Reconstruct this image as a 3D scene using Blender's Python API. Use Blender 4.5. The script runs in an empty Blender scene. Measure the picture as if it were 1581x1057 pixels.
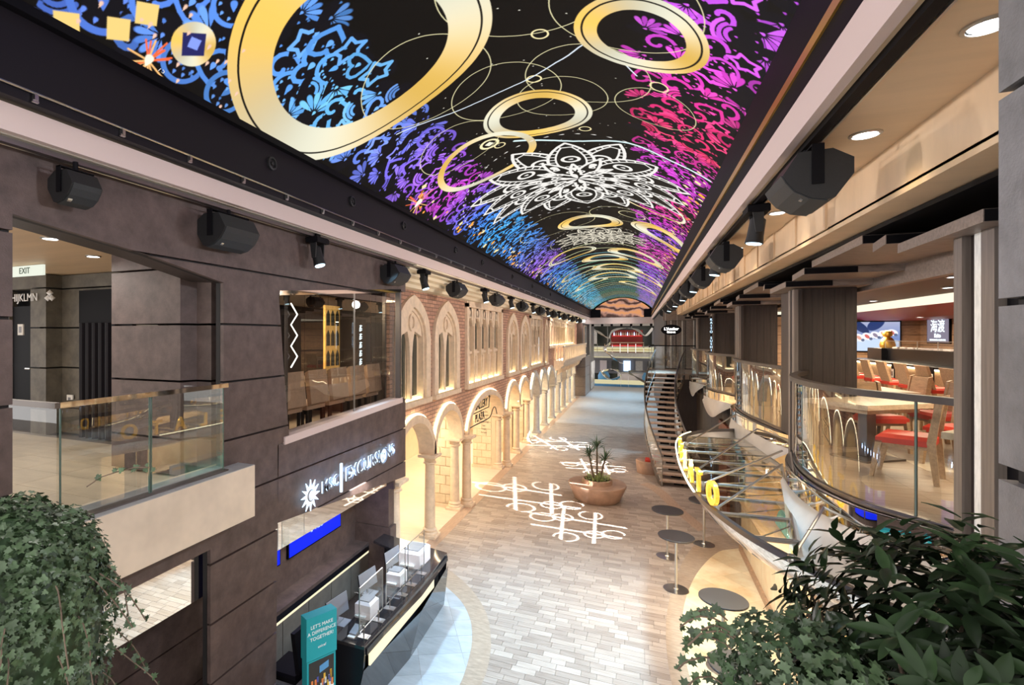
import bpy, math, random
import numpy as np
from mathutils import Vector, Matrix

sc = bpy.context.scene
COL = sc.collection
PI = math.pi
R = math.radians

# ------------------------------------------------------------------ camera, world, exposure
cam = bpy.data.objects.new('camera', bpy.data.cameras.new('camera'))
COL.objects.link(cam)
cam.location = (0, 0, 5.0)
cam.rotation_euler = (R(90), 0, R(23.04))
cam.data.sensor_width = 36
cam.data.lens = 17.99
cam.data.shift_x = 0.0889
cam.data.shift_y = -0.0066
cam.data.clip_start = 0.05
cam.data.clip_end = 200
sc.camera = cam
sc.view_settings.view_transform = 'Standard'
sc.view_settings.look = 'None'
sc.view_settings.gamma = 1
sc.view_settings.use_curve_mapping = False
sc.view_settings.exposure = 1.28
w = bpy.data.worlds.new('world'); sc.world = w
w.use_nodes = True
w.node_tree.nodes['Background'].inputs[0].default_value = (0.95, 0.92, 0.90, 1)
w.node_tree.nodes['Background'].inputs[1].default_value = 0.85
sc.cycles.use_denoising = True
sc.cycles.max_bounces = 8
sc.cycles.diffuse_bounces = 4
sc.cycles.glossy_bounces = 4
sc.cycles.transmission_bounces = 6
sc.cycles.transparent_max_bounces = 16
sc.cycles.caustics_reflective = False
sc.cycles.caustics_refractive = False
sc.cycles.sample_clamp_indirect = 4.0
sc.cycles.use_light_tree = True

def lamp(name, kind, loc, energy, color=(1, 1, 1), target=None, size=0.1, size_y=None, spot=60, blend=0.6):
    d = bpy.data.lights.new(name, kind)
    d.energy = energy; d.color = color
    if kind == 'AREA':
        d.shape = 'RECTANGLE' if size_y else 'DISK'
        d.size = size
        if size_y: d.size_y = size_y
    else:
        d.shadow_soft_size = size
    if kind == 'SPOT':
        d.spot_size = R(spot); d.spot_blend = blend
    o = bpy.data.objects.new(name, d); COL.objects.link(o)
    o.location = loc
    if target is not None:
        v = Vector(target) - Vector(loc)
        o.rotation_euler = v.to_track_quat('-Z', 'Y').to_euler()
    return o

WARM = (1.0, 0.80, 0.55); NEUT = (1.0, 0.93, 0.85); COOL = (0.42, 0.73, 1.0)
# floodlights of the two soffits washing the promenade floor
for y, e, c in ((6.85, 800, COOL), (8.9, 620, COOL), (14.5, 170, (1, .87, .75)), (19.6, 200, (1, .87, .75)), (24.5, 640, COOL), (31, 460, COOL), (38, 760, COOL), (45, 900, COOL)):
    lamp('soffit_flood', 'SPOT', (1.12, y, 6.25), e, c, (-1.3, y + .6, 0), .12, spot=75, blend=.9)
    lamp('soffit_flood', 'SPOT', (-4.1, y + 1, 6.3), e * .75, c, (-.9, y + 1.2, 0), .12, spot=75, blend=.9)
# added fill lights without fixtures, aimed across to brighten opposite walls and fascias
for y in (3.2, 7.7, 11.5, 16.5, 22, 29, 37, 45):
    lamp('added_fill_wash', 'SPOT', (.93, y, 6.15), 130 if y < 10 else 240, (.90, .92, 1) if y < 10 else (1, .90, .84), (-4.4, y + .6, 4.9), .15, spot=140, blend=1)
    lamp('added_fill_wash', 'SPOT', (-3.85, y, 6.15), 190, (.97, .90, .88) if y < 10 else (1, .88, .80), (2.0, y + .6, 5.3), .15, spot=140, blend=1)
# room lights
lamp('lobby_downlight', 'AREA', (-6.6, 3.6, 5.9), 16, NEUT, (-6.6, 3.6, 0), 1.2)
lamp('restaurant_downlight', 'AREA', (3.9, 7.2, 5.6), 40, WARM, (3.9, 7.2, 0), 1.6)
lamp('restaurant_downlight', 'AREA', (4.6, 12, 5.6), 62, WARM, (4.6, 12, 0), 2.0)
lamp('restaurant_downlight', 'AREA', (5.0, 16.2, 5.3), 62, WARM, (5.0, 16.2, 0), 1.6)
lamp('restaurant_downlight', 'AREA', (3.9, 19, 5.6), 70, WARM, (3.9, 19, 0), 1.6)
lamp('window_room_downlight', 'AREA', (-5.6, 7.4, 5.8), 40, WARM, (-5.6, 7.4, 0), 1.0)
lamp('gelato_shop_downlight', 'AREA', (1.75, 10.2, 2.72), 75, (1, .84, .62), (1.4, 10.2, 0), 1.6, 5.0)
lamp('gelato_shop_downlight', 'AREA', (3.4, 9.0, 2.95), 90, (1, .74, .42), (3.4, 9.0, 0), 1.6, 5.0)
lamp('desk_downlight', 'AREA', (-4.7, 7.4, 2.5), 26, NEUT, (-4.6, 7.4, 0), .5, 3.0)
for y in (12.9, 16.8, 20.6, 23.0):
    lamp('arcade_downlight', 'AREA', (-6.2, y, 3.05), 58, (1, .84, .58), (-6.2, y, 0), 1.2)
for y in (27.5, 32, 37, 41):
    lamp('arcade_downlight', 'AREA', (-6.0, y, 3.05), 60, (1, .83, .55), (-6.0, y, 0), 1.2)
for y in (30, 37, 44):
    lamp('facade_wash', 'SPOT', (-3.9, y, 6.2), 90, (1, .72, .62), (-4.9, y + 1, 4.6), .1, spot=100, blend=1)
lamp('far_lobby_light', 'AREA', (-1.5, 57, 6.2), 260, (0.95, 1, 1), (-1.5, 57, 0), 4.0)
lamp('far_lobby_light', 'AREA', (-1.5, 57, 3.0), 160, (0.95, 1, 1), (-1.5, 57, 0), 4.0)

# ------------------------------------------------------------------ materials
MATS = {}
def mat(name, base=(.5, .5, .5), rough=.5, metal=0.0, var=0.0, scale=8.0, bump=0.0, stretch=(1, 1, 1), emit=None, es=0.0, col2=None, rnd=0.0, spec=.5, detail=4.0, bscale=None):
    m = bpy.data.materials.new(name); m.use_nodes = True
    nt = m.node_tree; N = nt.nodes; L = nt.links
    b = N['Principled BSDF']
    b.inputs['Base Color'].default_value = (*base, 1)
    b.inputs['Roughness'].default_value = rough
    b.inputs['Metallic'].default_value = metal
    b.inputs['Specular IOR Level'].default_value = spec
    if var > 0 or col2 or bump > 0:
        tc = N.new('ShaderNodeTexCoord'); mp = N.new('ShaderNodeMapping')
        mp.inputs['Scale'].default_value = stretch
        L.new(tc.outputs['Object'], mp.inputs['Vector'])
        nz = N.new('ShaderNodeTexNoise'); nz.inputs['Scale'].default_value = scale; nz.inputs['Detail'].default_value = detail
        nz.inputs['Roughness'].default_value = .65
        L.new(mp.outputs['Vector'], nz.inputs['Vector'])
        cr = N.new('ShaderNodeValToRGB')
        lo = tuple(max(0, c * (1 - var)) for c in base); hi = col2 or tuple(min(1, c * (1 + var)) for c in base)
        cr.color_ramp.elements[0].position = .32; cr.color_ramp.elements[1].position = .68
        cr.color_ramp.elements[0].color = (*lo, 1); cr.color_ramp.elements[1].color = (*hi, 1)
        L.new(nz.outputs['Fac'], cr.inputs['Fac'])
        out = cr.outputs['Color']
        if rnd > 0:
            oi = N.new('ShaderNodeObjectInfo'); hs = N.new('ShaderNodeHueSaturation')
            mr = N.new('ShaderNodeMapRange'); mr.inputs['To Min'].default_value = 1 - rnd; mr.inputs['To Max'].default_value = 1 + rnd
            L.new(oi.outputs['Random'], mr.inputs['Value']); L.new(mr.outputs['Result'], hs.inputs['Value'])
            L.new(out, hs.inputs['Color']); out = hs.outputs['Color']
        L.new(out, b.inputs['Base Color'])
        if bump > 0:
            bp = N.new('ShaderNodeBump'); bp.inputs['Strength'].default_value = bump; bp.inputs['Distance'].default_value = .01
            src = nz
            if bscale:
                src = N.new('ShaderNodeTexNoise'); src.inputs['Scale'].default_value = bscale; src.inputs['Detail'].default_value = 3
                L.new(mp.outputs['Vector'], src.inputs['Vector'])
            L.new(src.outputs['Fac'], bp.inputs['Height']); L.new(bp.outputs['Normal'], b.inputs['Normal'])
    if emit:
        b.inputs['Emission Color'].default_value = (*emit, 1); b.inputs['Emission Strength'].default_value = es
    MATS[name] = m
    return m

def glass_mat(name, tint=(.93, .97, .95), boost=1.0, ior=1.5):
    m = bpy.data.materials.new(name); m.use_nodes = True
    nt = m.node_tree; N = nt.nodes; L = nt.links
    for n in list(N): N.remove(n)
    out = N.new('ShaderNodeOutputMaterial'); mx = N.new('ShaderNodeMixShader')
    tr = N.new('ShaderNodeBsdfTransparent'); gl = N.new('ShaderNodeBsdfGlossy'); fr = N.new('ShaderNodeFresnel')
    mul = N.new('ShaderNodeMath'); mul.operation = 'MULTIPLY'; mul.inputs[1].default_value = boost; mul.use_clamp = True
    tr.inputs['Color'].default_value = (*tint, 1); gl.inputs['Roughness'].default_value = 0.0; fr.inputs['IOR'].default_value = ior
    geo = N.new('ShaderNodeNewGeometry'); inv = N.new('ShaderNodeMath'); inv.operation = 'SUBTRACT'; inv.inputs[0].default_value = 1.0
    m2 = N.new('ShaderNodeMath'); m2.operation = 'MULTIPLY'
    L.new(geo.outputs['Backfacing'], inv.inputs[1]); L.new(fr.outputs[0], mul.inputs[0]); L.new(mul.outputs[0], m2.inputs[0]); L.new(inv.outputs[0], m2.inputs[1])
    L.new(m2.outputs[0], mx.inputs[0])
    L.new(tr.outputs[0], mx.inputs[1]); L.new(gl.outputs[0], mx.inputs[2]); L.new(mx.outputs[0], out.inputs[0])
    MATS[name] = m
    return m

def emit_mat(name, color, s):
    m = bpy.data.materials.new(name); m.use_nodes = True
    b = m.node_tree.nodes['Principled BSDF']
    b.inputs['Base Color'].default_value = (0, 0, 0, 1); b.inputs['Roughness'].default_value = .5
    b.inputs['Emission Color'].default_value = (*color, 1); b.inputs['Emission Strength'].default_value = s
    MATS[name] = m
    return m

def brick_mat():
    m = mat('red_brick', (.46, .25, .17), .85)
    nt = m.node_tree; N = nt.nodes; L = nt.links; b = N['Principled BSDF']
    tc = N.new('ShaderNodeTexCoord'); sp = N.new('ShaderNodeSeparateXYZ'); cb = N.new('ShaderNodeCombineXYZ')
    L.new(tc.outputs['Object'], sp.inputs[0]); L.new(sp.outputs['Y'], cb.inputs['X']); L.new(sp.outputs['Z'], cb.inputs['Y'])
    br = N.new('ShaderNodeTexBrick'); br.inputs['Scale'].default_value = 1.0
    br.inputs['Brick Width'].default_value = .30; br.inputs['Row Height'].default_value = .095
    br.inputs['Mortar Size'].default_value = .012; br.inputs['Mortar Smooth'].default_value = .2
    br.inputs['Color1'].default_value = (.54, .30, .20, 1); br.inputs['Color2'].default_value = (.36, .20, .14, 1)
    br.inputs['Mortar'].default_value = (.20, .12, .085, 1); br.inputs['Bias'].default_value = 0
    L.new(cb.outputs[0], br.inputs['Vector']); L.new(br.outputs['Color'], b.inputs['Base Color'])
    bp = N.new('ShaderNodeBump'); bp.invert = True; bp.inputs['Strength'].default_value = .5; bp.inputs['Distance'].default_value = .02
    L.new(br.outputs['Fac'], bp.inputs['Height']); L.new(bp.outputs['Normal'], b.inputs['Normal'])
    return m

def plank_mat(name, per_object):
    """wood-look floor tile: a tint for each plank, long grain across the promenade"""
    m = bpy.data.materials.new(name); m.use_nodes = True
    nt = m.node_tree; N = nt.nodes; L = nt.links; b = N['Principled BSDF']
    b.inputs['Roughness'].default_value = .38
    tc = N.new('ShaderNodeTexCoord'); geo = N.new('ShaderNodeNewGeometry')
    mp = N.new('ShaderNodeMapping'); mp.inputs['Scale'].default_value = (1.6, 22, 1)
    L.new(geo.outputs['Position'], mp.inputs['Vector'])
    nz = N.new('ShaderNodeTexNoise'); nz.inputs['Scale'].default_value = 1.6; nz.inputs['Detail'].default_value = 5; nz.inputs['Roughness'].default_value = .6
    L.new(mp.outputs[0], nz.inputs['Vector'])
    cr = N.new('ShaderNodeValToRGB'); e = cr.color_ramp.elements
    e[0].position = .15; e[0].color = (.235, .18, .145, 1); e[1].position = .85; e[1].color = (.50, .41, .345, 1)
    add = N.new('ShaderNodeMath'); add.operation = 'MULTIPLY_ADD'; add.inputs[1].default_value = .42
    if per_object:
        s = N.new('ShaderNodeObjectInfo'); so = s.outputs['Random']
    else:
        s = N.new('ShaderNodeAttribute'); s.attribute_name = 'tint'; so = s.outputs['Fac']
    sub = N.new('ShaderNodeMath'); sub.operation = 'SUBTRACT'; sub.inputs[1].default_value = .21
    L.new(so, add.inputs[0]); L.new(nz.outputs['Fac'], sub.inputs[0]); L.new(sub.outputs[0], add.inputs[2])
    L.new(add.outputs[0], cr.inputs['Fac']); L.new(cr.outputs[0], b.inputs['Base Color'])
    MATS[name] = m
    return m

mat('dark_panel', (.098, .066, .058), .55, var=.35, scale=5, bump=.25, detail=8, bscale=90)
mat('grey_panel', (.20, .195, .20), .5, var=.25, scale=5, bump=.25, detail=8, bscale=90)
mat('joint_black', (.012, .010, .010), .7)
mat('olive_panel', (.12, .105, .082), .6, var=.35, scale=4, bump=.2, detail=8, bscale=80)
mat('plaster_cream', (.74, .62, .48), .6, var=.10, scale=2.2, bump=.12, detail=3)
mat('fascia_white', (.66, .53, .49), .55)
mat('soffit_cream', (.72, .53, .34), .5, var=.07, scale=1.2, stretch=(.4, 3, 1))
mat('soffit_grey', (.36, .32, .26), .5)
mat('matte_black', (.005, .0045, .006), .55, spec=.1)
mat('frieze_black', (.009, .007, .010), .5, spec=.2)
mat('speaker_black', (.010, .010, .011), .5, var=.2, scale=60)
mat('grille_black', (.022, .024, .026), .65, var=.3, scale=200)
mat('steel', (.55, .54, .52), .28, 1.0)
mat('dark_steel', (.20, .18, .17), .35, 1.0)
mat('chrome', (.86, .84, .80), .04, 1.0)
mat('mirror', (.88, .84, .78), .015, 1.0)
mat('satin_fin', (.60, .56, .50), .35, .15, var=.06, scale=3)
mat('stone_cream', (.70, .55, .40), .7, var=.12, scale=6, bump=.15)
mat('stone_grey', (.56, .53, .49), .7, var=.12, scale=6, bump=.15)
mat('stone_block', (.66, .54, .38), .75, var=.10, scale=5, bump=.2, rnd=.08)
mat('niche_plaster', (.66, .52, .36), .7, var=.05, scale=3)
mat('cornice', (.76, .66, .48), .55)
mat('pane_dark', (.045, .05, .04), .12, .0)
mat('floor_joint', (.20, .17, .15), .6)
mat('floor_far', (.44, .40, .37), .38, var=.28, scale=1.6, stretch=(1.2, 9, 1), detail=6)
mat('arcade_tile', (.66, .57, .44), .45, var=.07, scale=2, stretch=(1, 5, 1))
mat('inlay_brown', (.36, .27, .20), .4, var=.25, scale=3, detail=6, stretch=(2, 8, 1))
mat('inlay_pink', (.42, .29, .21), .4, var=.15, scale=4, stretch=(8, 1, 1))
mat('marble_pale', (.40, .41, .42), .3, var=.16, scale=1.6, stretch=(1, 3, 1), rnd=.10, detail=6)
mat('onyx', (.64, .45, .25), .28, var=.0, scale=2.2, col2=(.76, .66, .46), rnd=.08, detail=6, bump=.01)
mat('lobby_tile', (.60, .50, .37), .35, var=.16, scale=1.4, stretch=(1, 4, 1), rnd=.06, detail=6)
mat('wood_dark', (.036, .025, .022), .5, var=.35, scale=3, stretch=(14, 14, .6), bump=.05)
mat('wood_grey', (.165, .137, .12), .45, var=.22, scale=3, stretch=(14, 14, .5), bump=.05)
mat('rail_brown', (.062, .050, .045), .4, var=.15, scale=6)
mat('wood_slat', (.22, .175, .15), .5, var=.25, scale=3, stretch=(3, 12, 12))
mat('wood_oak', (.48, .32, .19), .45, var=.2, scale=3, stretch=(2, 12, 12))
mat('wood_table', (.60, .46, .32), .4, var=.15, scale=2.5, stretch=(1.5, 12, 8))
mat('wood_wall', (.36, .22, .13), .5, var=.3, scale=2.5, stretch=(3, 3, 26))
mat('deck_floor', (.36, .275, .21), .35, var=.2, scale=1.6, stretch=(1.2, 9, 1), detail=6)
mat('rest_ceiling', (.10, .088, .082), .55)
mat('red_leather', (.58, .045, .025), .4, var=.08, scale=10)
mat('red_panel', (.30, .028, .022), .45)
mat('tread_wood', (.48, .34, .26), .45, var=.25, scale=3, stretch=(3, 14, 1))
mat('rest_black', (.008, .008, .011), .3, spec=.3)
mat('terracotta_bench', (.40, .25, .175), .4, var=.22, scale=3, detail=6)
mat('soil', (.05, .035, .025), .9, var=.4, scale=30, bump=.4)
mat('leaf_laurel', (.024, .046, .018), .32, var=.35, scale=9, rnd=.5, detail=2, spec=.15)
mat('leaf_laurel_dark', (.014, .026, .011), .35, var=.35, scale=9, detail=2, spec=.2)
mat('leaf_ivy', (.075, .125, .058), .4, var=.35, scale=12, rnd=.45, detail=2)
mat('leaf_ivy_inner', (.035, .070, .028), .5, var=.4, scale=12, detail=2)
mat('leaf_dracaena', (.06, .11, .055), .4, var=.3, scale=6)
mat('leaf_variegated', (.35, .42, .16), .4, var=.4, scale=14)
mat('bark', (.14, .10, .07), .8, var=.3, scale=14, bump=.3)
mat('counter_black', (.02, .019, .021), .05, spec=.9)
mat('carpet_dark', (.06, .055, .06), .9, var=.3, scale=40)
mat('desk_panel', (.17, .145, .12), .22, var=.15, scale=3)
mat('device_white', (.85, .75, .76), .35)
mat('device_grey', (.22, .22, .24), .35)
mat('teal', (.01, .33, .37), .45)
mat('poster_white', (.85, .87, .87), .5)
mat('table_black', (.030, .027, .029), .42)
mat('gold', (.95, .62, .12), .22, .9, emit=(1, .52, .05), es=.45)
mat('gold_dark', (.70, .42, .08), .3, .9)
mat('chair_tan', (.42, .27, .18), .5, var=.1, scale=8)
mat('text_white', (.9, .9, .9), .5)
mat('text_black', (.03, .028, .025), .5)
mat('text_dark', (.12, .11, .11), .4)
mat('blue_sign', (.01, .09, .28), .4)
mat('cloth_white', (.8, .78, .74), .8)
mat('rust_door', (.20, .06, .03), .4, var=.3, scale=2)
mat('tan_metal', (.55, .42, .30), .35, .6)
glass_mat('glass_clear', (.97, .985, .98), 1.6)
glass_mat('glass_rail', (.96, .98, .97), 2.6)
glass_mat('glass_window', (.88, .88, .86), 2.2)
glass_mat('glass_bronze', (.86, .80, .66), 1.6)
mat('glass_edge', (.07, .12, .10), .1)
emit_mat('glow_strip', (1, .86, .56), 4.5)
emit_mat('glow_sill', (1, .84, .50), 3)
emit_mat('glow_slot', (1, .88, .60), 0.475)
emit_mat('glow_cold', (.55, .78, 1), 1.1)
emit_mat('glow_halo', (.35, .58, 1), 2.5)
emit_mat('lens_white', (.95, .98, 1), 5)
emit_mat('lens_blue', (.55, .85, 1), 3.5)
emit_mat('screen_blue', (.0, .02, 1), 0.425)
emit_mat('screen_mark', (.55, .75, 1), 0.75)
emit_mat('neon_white', (1, .97, .90), 3)
emit_mat('exit_white', (.95, 1, .85), 0.36)
emit_mat('exit_green', (.01, .12, .04), 0.1)
emit_mat('letters_pale', (.85, .85, .78), 0.225)
emit_mat('sign_ice', (.75, .92, 1), 1.1)
emit_mat('sign_panel', (.34, .30, .40), 0.275)
emit_mat('canopy_glow', (1, .90, .55), 3)
emit_mat('cove_glow', (1, .88, .66), 0.5)
emit_mat('bulb_gold', (1, .80, .42), 2.5)
emit_mat('parapet_glow', (.95, .85, .50), 0.3)
emit_mat('red_glow', (.9, .05, .05), 0.45)
brick_mat()
plank_mat('plank_single', True)
plank_mat('plank_many', False)

# ------------------------------------------------------------------ mesh helpers
class MB:
    """collects faces in world coordinates; build() links them as ONE mesh object"""
    def __init__(s): s.v = []; s.f = []
    def add(s, vs, fs):
        n = len(s.v); s.v += [tuple(v) for v in vs]; s.f += [tuple(i + n for i in f) for f in fs]; return s
    def box(s, x0, x1, y0, y1, z0, z1):
        if x0 > x1: x0, x1 = x1, x0
        if y0 > y1: y0, y1 = y1, y0
        if z0 > z1: z0, z1 = z1, z0
        return s.add([(x0, y0, z0), (x1, y0, z0), (x1, y1, z0), (x0, y1, z0), (x0, y0, z1), (x1, y0, z1), (x1, y1, z1), (x0, y1, z1)],
                     [(0, 3, 2, 1), (4, 5, 6, 7), (0, 1, 5, 4), (1, 2, 6, 5), (2, 3, 7, 6), (3, 0, 4, 7)])
    def bbox(s, x0, x1, y0, y1, z0, z1, b=.01):
        """box with chamfered top edges"""
        n = [(x0, y0, z0), (x1, y0, z0), (x1, y1, z0), (x0, y1, z0), (x0, y0, z1 - b), (x1, y0, z1 - b), (x1, y1, z1 - b), (x0, y1, z1 - b),
             (x0 + b, y0 + b, z1), (x1 - b, y0 + b, z1), (x1 - b, y1 - b, z1), (x0 + b, y1 - b, z1)]
        return s.add(n, [(0, 3, 2, 1), (0, 1, 5, 4), (1, 2, 6, 5), (2, 3, 7, 6), (3, 0, 4, 7), (4, 5, 9, 8), (5, 6, 10, 9), (6, 7, 11, 10), (7, 4, 8, 11), (8, 9, 10, 11)])
    def obox(s, c, ax, ay, az):
        """oriented box: centre and three half-extent vectors"""
        c, ax, ay, az = map(Vector, (c, ax, ay, az))
        p = [c + ax * i + ay * j + az * k for k in (-1, 1) for i, j in ((-1, -1), (1, -1), (1, 1), (-1, 1))]
        return s.add(p, [(0, 3, 2, 1), (4, 5, 6, 7), (0, 1, 5, 4), (1, 2, 6, 5), (2, 3, 7, 6), (3, 0, 4, 7)])
    def prism(s, poly, fn, a, b):
        """2-D polygon swept from a to b; fn(u, v, w) gives the point"""
        n = len(poly)
        vs = [fn(u, v, a) for u, v in poly] + [fn(u, v, b) for u, v in poly]
        fs = [tuple(range(n))[::-1], tuple(range(n, 2 * n))] + [(i, (i + 1) % n, n + (i + 1) % n, n + i) for i in range(n)]
        return s.add(vs, fs)
    def tube(s, pts, r, n=8, caps=True):
        pts = [Vector(p) for p in pts]
        rr = r if isinstance(r, (list, tuple)) else [r] * len(pts)
        vs = []; fs = []; up = None
        for i, p in enumerate(pts):
            d = (pts[min(i + 1, len(pts) - 1)] - pts[max(i - 1, 0)]).normalized()
            if up is None or abs(up.dot(d)) > .95:
                up = Vector((0, 0, 1)) if abs(d.z) < .9 else Vector((1, 0, 0))
            a = d.cross(up).normalized(); b = a.cross(d).normalized(); up = b
            for k in range(n):
                t = 2 * PI * k / n
                vs.append(p + (a * math.cos(t) + b * math.sin(t)) * rr[i])
        for i in range(len(pts) - 1):
            for k in range(n):
                fs.append((i * n + k, i * n + (k + 1) % n, (i + 1) * n + (k + 1) % n, (i + 1) * n + k))
        if caps:
            fs.append(tuple(range(n))[::-1]); fs.append(tuple(range((len(pts) - 1) * n, len(pts) * n)))
        return s.add(vs, fs)
    def lathe(s, prof, c, n=24, axis=None):
        """profile (r, z) turned about the vertical through c"""
        vs = []; fs = []
        for r, z in prof:
            for k in range(n):
                t = 2 * PI * k / n
                vs.append((c[0] + r * math.cos(t), c[1] + r * math.sin(t), c[2] + z))
        m = len(prof)
        for i in range(m - 1):
            for k in range(n):
                fs.append((i * n + k, i * n + (k + 1) % n, (i + 1) * n + (k + 1) % n, (i + 1) * n + k))
        fs.append(tuple(range(n))[::-1]); fs.append(tuple(range((m - 1) * n, m * n)))
        return s.add(vs, fs)
    def grid(s, rows):
        """sheet through rows of points"""
        n = len(rows[0]); vs = [p for r in rows for p in r]
        fs = [(i * n + k, i * n + k + 1, (i + 1) * n + k + 1, (i + 1) * n + k) for i in range(len(rows) - 1) for k in range(n - 1)]
        return s.add(vs, fs)
    def wall_strip(s, pts, z0, z1, th=.02):
        """thin upright wall following plan points"""
        n = len(pts); nr = []
        for i in range(n):
            a = Vector(pts[max(i - 1, 0)]); b = Vector(pts[min(i + 1, n - 1)]); d = (b - a).normalized(); nr.append(Vector((-d.y, d.x)) * th / 2)
        P = [Vector(p) for p in pts]
        z0f = z0 if isinstance(z0, (list, tuple)) else [z0] * n; z1f = z1 if isinstance(z1, (list, tuple)) else [z1] * n
        vs = []
        for i in range(n):
            a, b = P[i] - nr[i], P[i] + nr[i]
            vs += [(a.x, a.y, z0f[i]), (b.x, b.y, z0f[i]), (b.x, b.y, z1f[i]), (a.x, a.y, z1f[i])]
        fs = []
        for i in range(n - 1):
            for k in range(4):
                fs.append((i * 4 + k, i * 4 + (k + 1) % 4, i * 4 + 4 + (k + 1) % 4, i * 4 + 4 + k))
        fs += [(3, 2, 1, 0), ((n - 1) * 4, (n - 1) * 4 + 1, (n - 1) * 4 + 2, (n - 1) * 4 + 3)]
        return s.add(vs, fs)
    def build(s, name, m, parent=None, smooth=False, kind=None):
        off = Vector((0, 0, 0))
        p = parent
        while p is not None: off = off + p.location; p = p.parent
        me = bpy.data.meshes.new(name)
        me.from_pydata([(v[0] - off.x, v[1] - off.y, v[2] - off.z) for v in s.v], [], s.f)
        me.materials.append(MATS[m] if isinstance(m, str) else m)
        me.update()
        if smooth:
            me.polygons.foreach_set('use_smooth', [True] * len(me.polygons))
            me.set_sharp_from_angle(angle=R(40))
        o = bpy.data.objects.new(name, me); COL.objects.link(o)
        if parent is not None: o.parent = parent
        if kind: o['kind'] = kind
        return o

def tag(o, label, cat=None, group=None, kind=None):
    o['label'] = label
    if cat: o['category'] = cat
    if group: o['group'] = group
    if kind: o['kind'] = kind
    return o
def thing(name, label, cat, loc=(0, 0, 0), group=None, kind=None):
    o = bpy.data.objects.new(name, None); COL.objects.link(o); o.location = loc; o.empty_display_size = .1
    return tag(o, label, cat, group, kind)
def struct(o, label):
    o['kind'] = 'structure'; o['label'] = label; return o
def frame(name, label, loc=(0, 0, 0)):
    """an Empty that parents the pieces of one stretch of the setting"""
    o = bpy.data.objects.new(name, None); COL.objects.link(o); o.location = loc; o['kind'] = 'structure'; o['label'] = label; return o
def kids(o): return [c for c in bpy.data.objects if c.parent == o]
def dup(root, loc, label, rotz=None, group=None, cache={}):
    """a copy of a thing with copies of its parts and sub-parts"""
    if root.name not in cache: cache[root.name] = [(c, kids(c)) for c in kids(root)]
    r = root.copy(); COL.objects.link(r); r.location = loc
    if rotz is not None: r.rotation_euler = (0, 0, rotz)
    r['label'] = label
    if group: r['group'] = group
    for c0, sub in cache[root.name]:
        c = c0.copy(); COL.objects.link(c); c.parent = r
        for g0 in sub:
            g = g0.copy(); COL.objects.link(g); g.parent = c
    return r
def text(name, body, size, origin, xd, up, m, parent=None, extrude=.004, align='CENTER', bold=0.0, sx=1.0):
    cu = bpy.data.curves.new(name, 'FONT'); cu.body = body; cu.size = size; cu.extrude = extrude
    cu.align_x = align; cu.align_y = 'CENTER'; cu.offset = bold; cu.resolution_u = 3
    tmp = bpy.data.objects.new(name + '_outline', cu); COL.objects.link(tmp)
    dg = bpy.context.evaluated_depsgraph_get(); dg.update()
    me = bpy.data.meshes.new_from_object(tmp.evaluated_get(dg))
    bpy.data.objects.remove(tmp); bpy.data.curves.remove(cu)
    me.name = name; me.materials.clear(); me.materials.append(MATS[m])
    xd = Vector(xd).normalized(); up = Vector(up).normalized(); nz = xd.cross(up)
    off = Vector(origin); p = parent
    while p is not None: off = off - p.location; p = p.parent
    M = Matrix(((xd.x * sx, up.x, nz.x, off.x), (xd.y * sx, up.y, nz.y, off.y), (xd.z * sx, up.z, nz.z, off.z), (0, 0, 0, 1)))
    me.transform(M)
    o = bpy.data.objects.new(name, me); COL.objects.link(o)
    if parent is not None: o.parent = parent
    return o
def clip(poly, ax, val, keep_less):
    """cut a polygon with the line coordinate[ax] = val"""
    out = []
    n = len(poly)
    for i in range(n):
        a, b = poly[i], poly[(i + 1) % n]
        ia = (a[ax] <= val) == keep_less or abs(a[ax] - val) < 1e-9; ib = (b[ax] <= val) == keep_less or abs(b[ax] - val) < 1e-9
        if ia: out.append(a)
        if ia != ib:
            t = (val - a[ax]) / (b[ax] - a[ax]); q = [a[0] + t * (b[0] - a[0]), a[1] + t * (b[1] - a[1])]; q[ax] = val; out.append(tuple(q))
    return out
def clip_convex(poly, hull):
    """cut a polygon to a convex counter-clockwise hull"""
    for i in range(len(hull)):
        a = hull[i]; b = hull[(i + 1) % len(hull)]
        nx, ny = -(b[1] - a[1]), b[0] - a[0]
        out = []
        for k in range(len(poly)):
            p, q = poly[k], poly[(k + 1) % len(poly)]
            dp = (p[0] - a[0]) * nx + (p[1] - a[1]) * ny; dq = (q[0] - a[0]) * nx + (q[1] - a[1]) * ny
            if dp >= 0: out.append(p)
            if (dp >= 0) != (dq >= 0):
                t = dp / (dp - dq); out.append((p[0] + t * (q[0] - p[0]), p[1] + t * (q[1] - p[1])))
        poly = out
        if len(poly) < 3: return []
    return poly
def area2(p): return abs(sum(p[i][0] * p[(i + 1) % len(p)][1] - p[(i + 1) % len(p)][0] * p[i][1] for i in range(len(p)))) / 2
def shrink(p, g):
    cx = sum(a[0] for a in p) / len(p); cy = sum(a[1] for a in p) / len(p)
    r = max(math.hypot(a[0] - cx, a[1] - cy) for a in p); k = max(0, 1 - g / max(r, 1e-6))
    return [(cx + (a[0] - cx) * k, cy + (a[1] - cy) * k) for a in p]
def smoothpts(pts, n=6):
    """Catmull-Rom through plan points"""
    out = []
    P = [Vector(p) for p in pts]
    for i in range(len(P) - 1):
        a = P[max(i - 1, 0)]; b = P[i]; c = P[i + 1]; d = P[min(i + 2, len(P) - 1)]
        for k in range(n):
            t = k / n
            out.append(tuple(.5 * ((2 * b) + (c - a) * t + (2 * a - 5 * b + 4 * c - d) * t * t + (3 * b - a - 3 * c + d) * t ** 3)))
    out.append(tuple(P[-1])); return out
XY = lambda u, v, w: (u, v, w)
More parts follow.
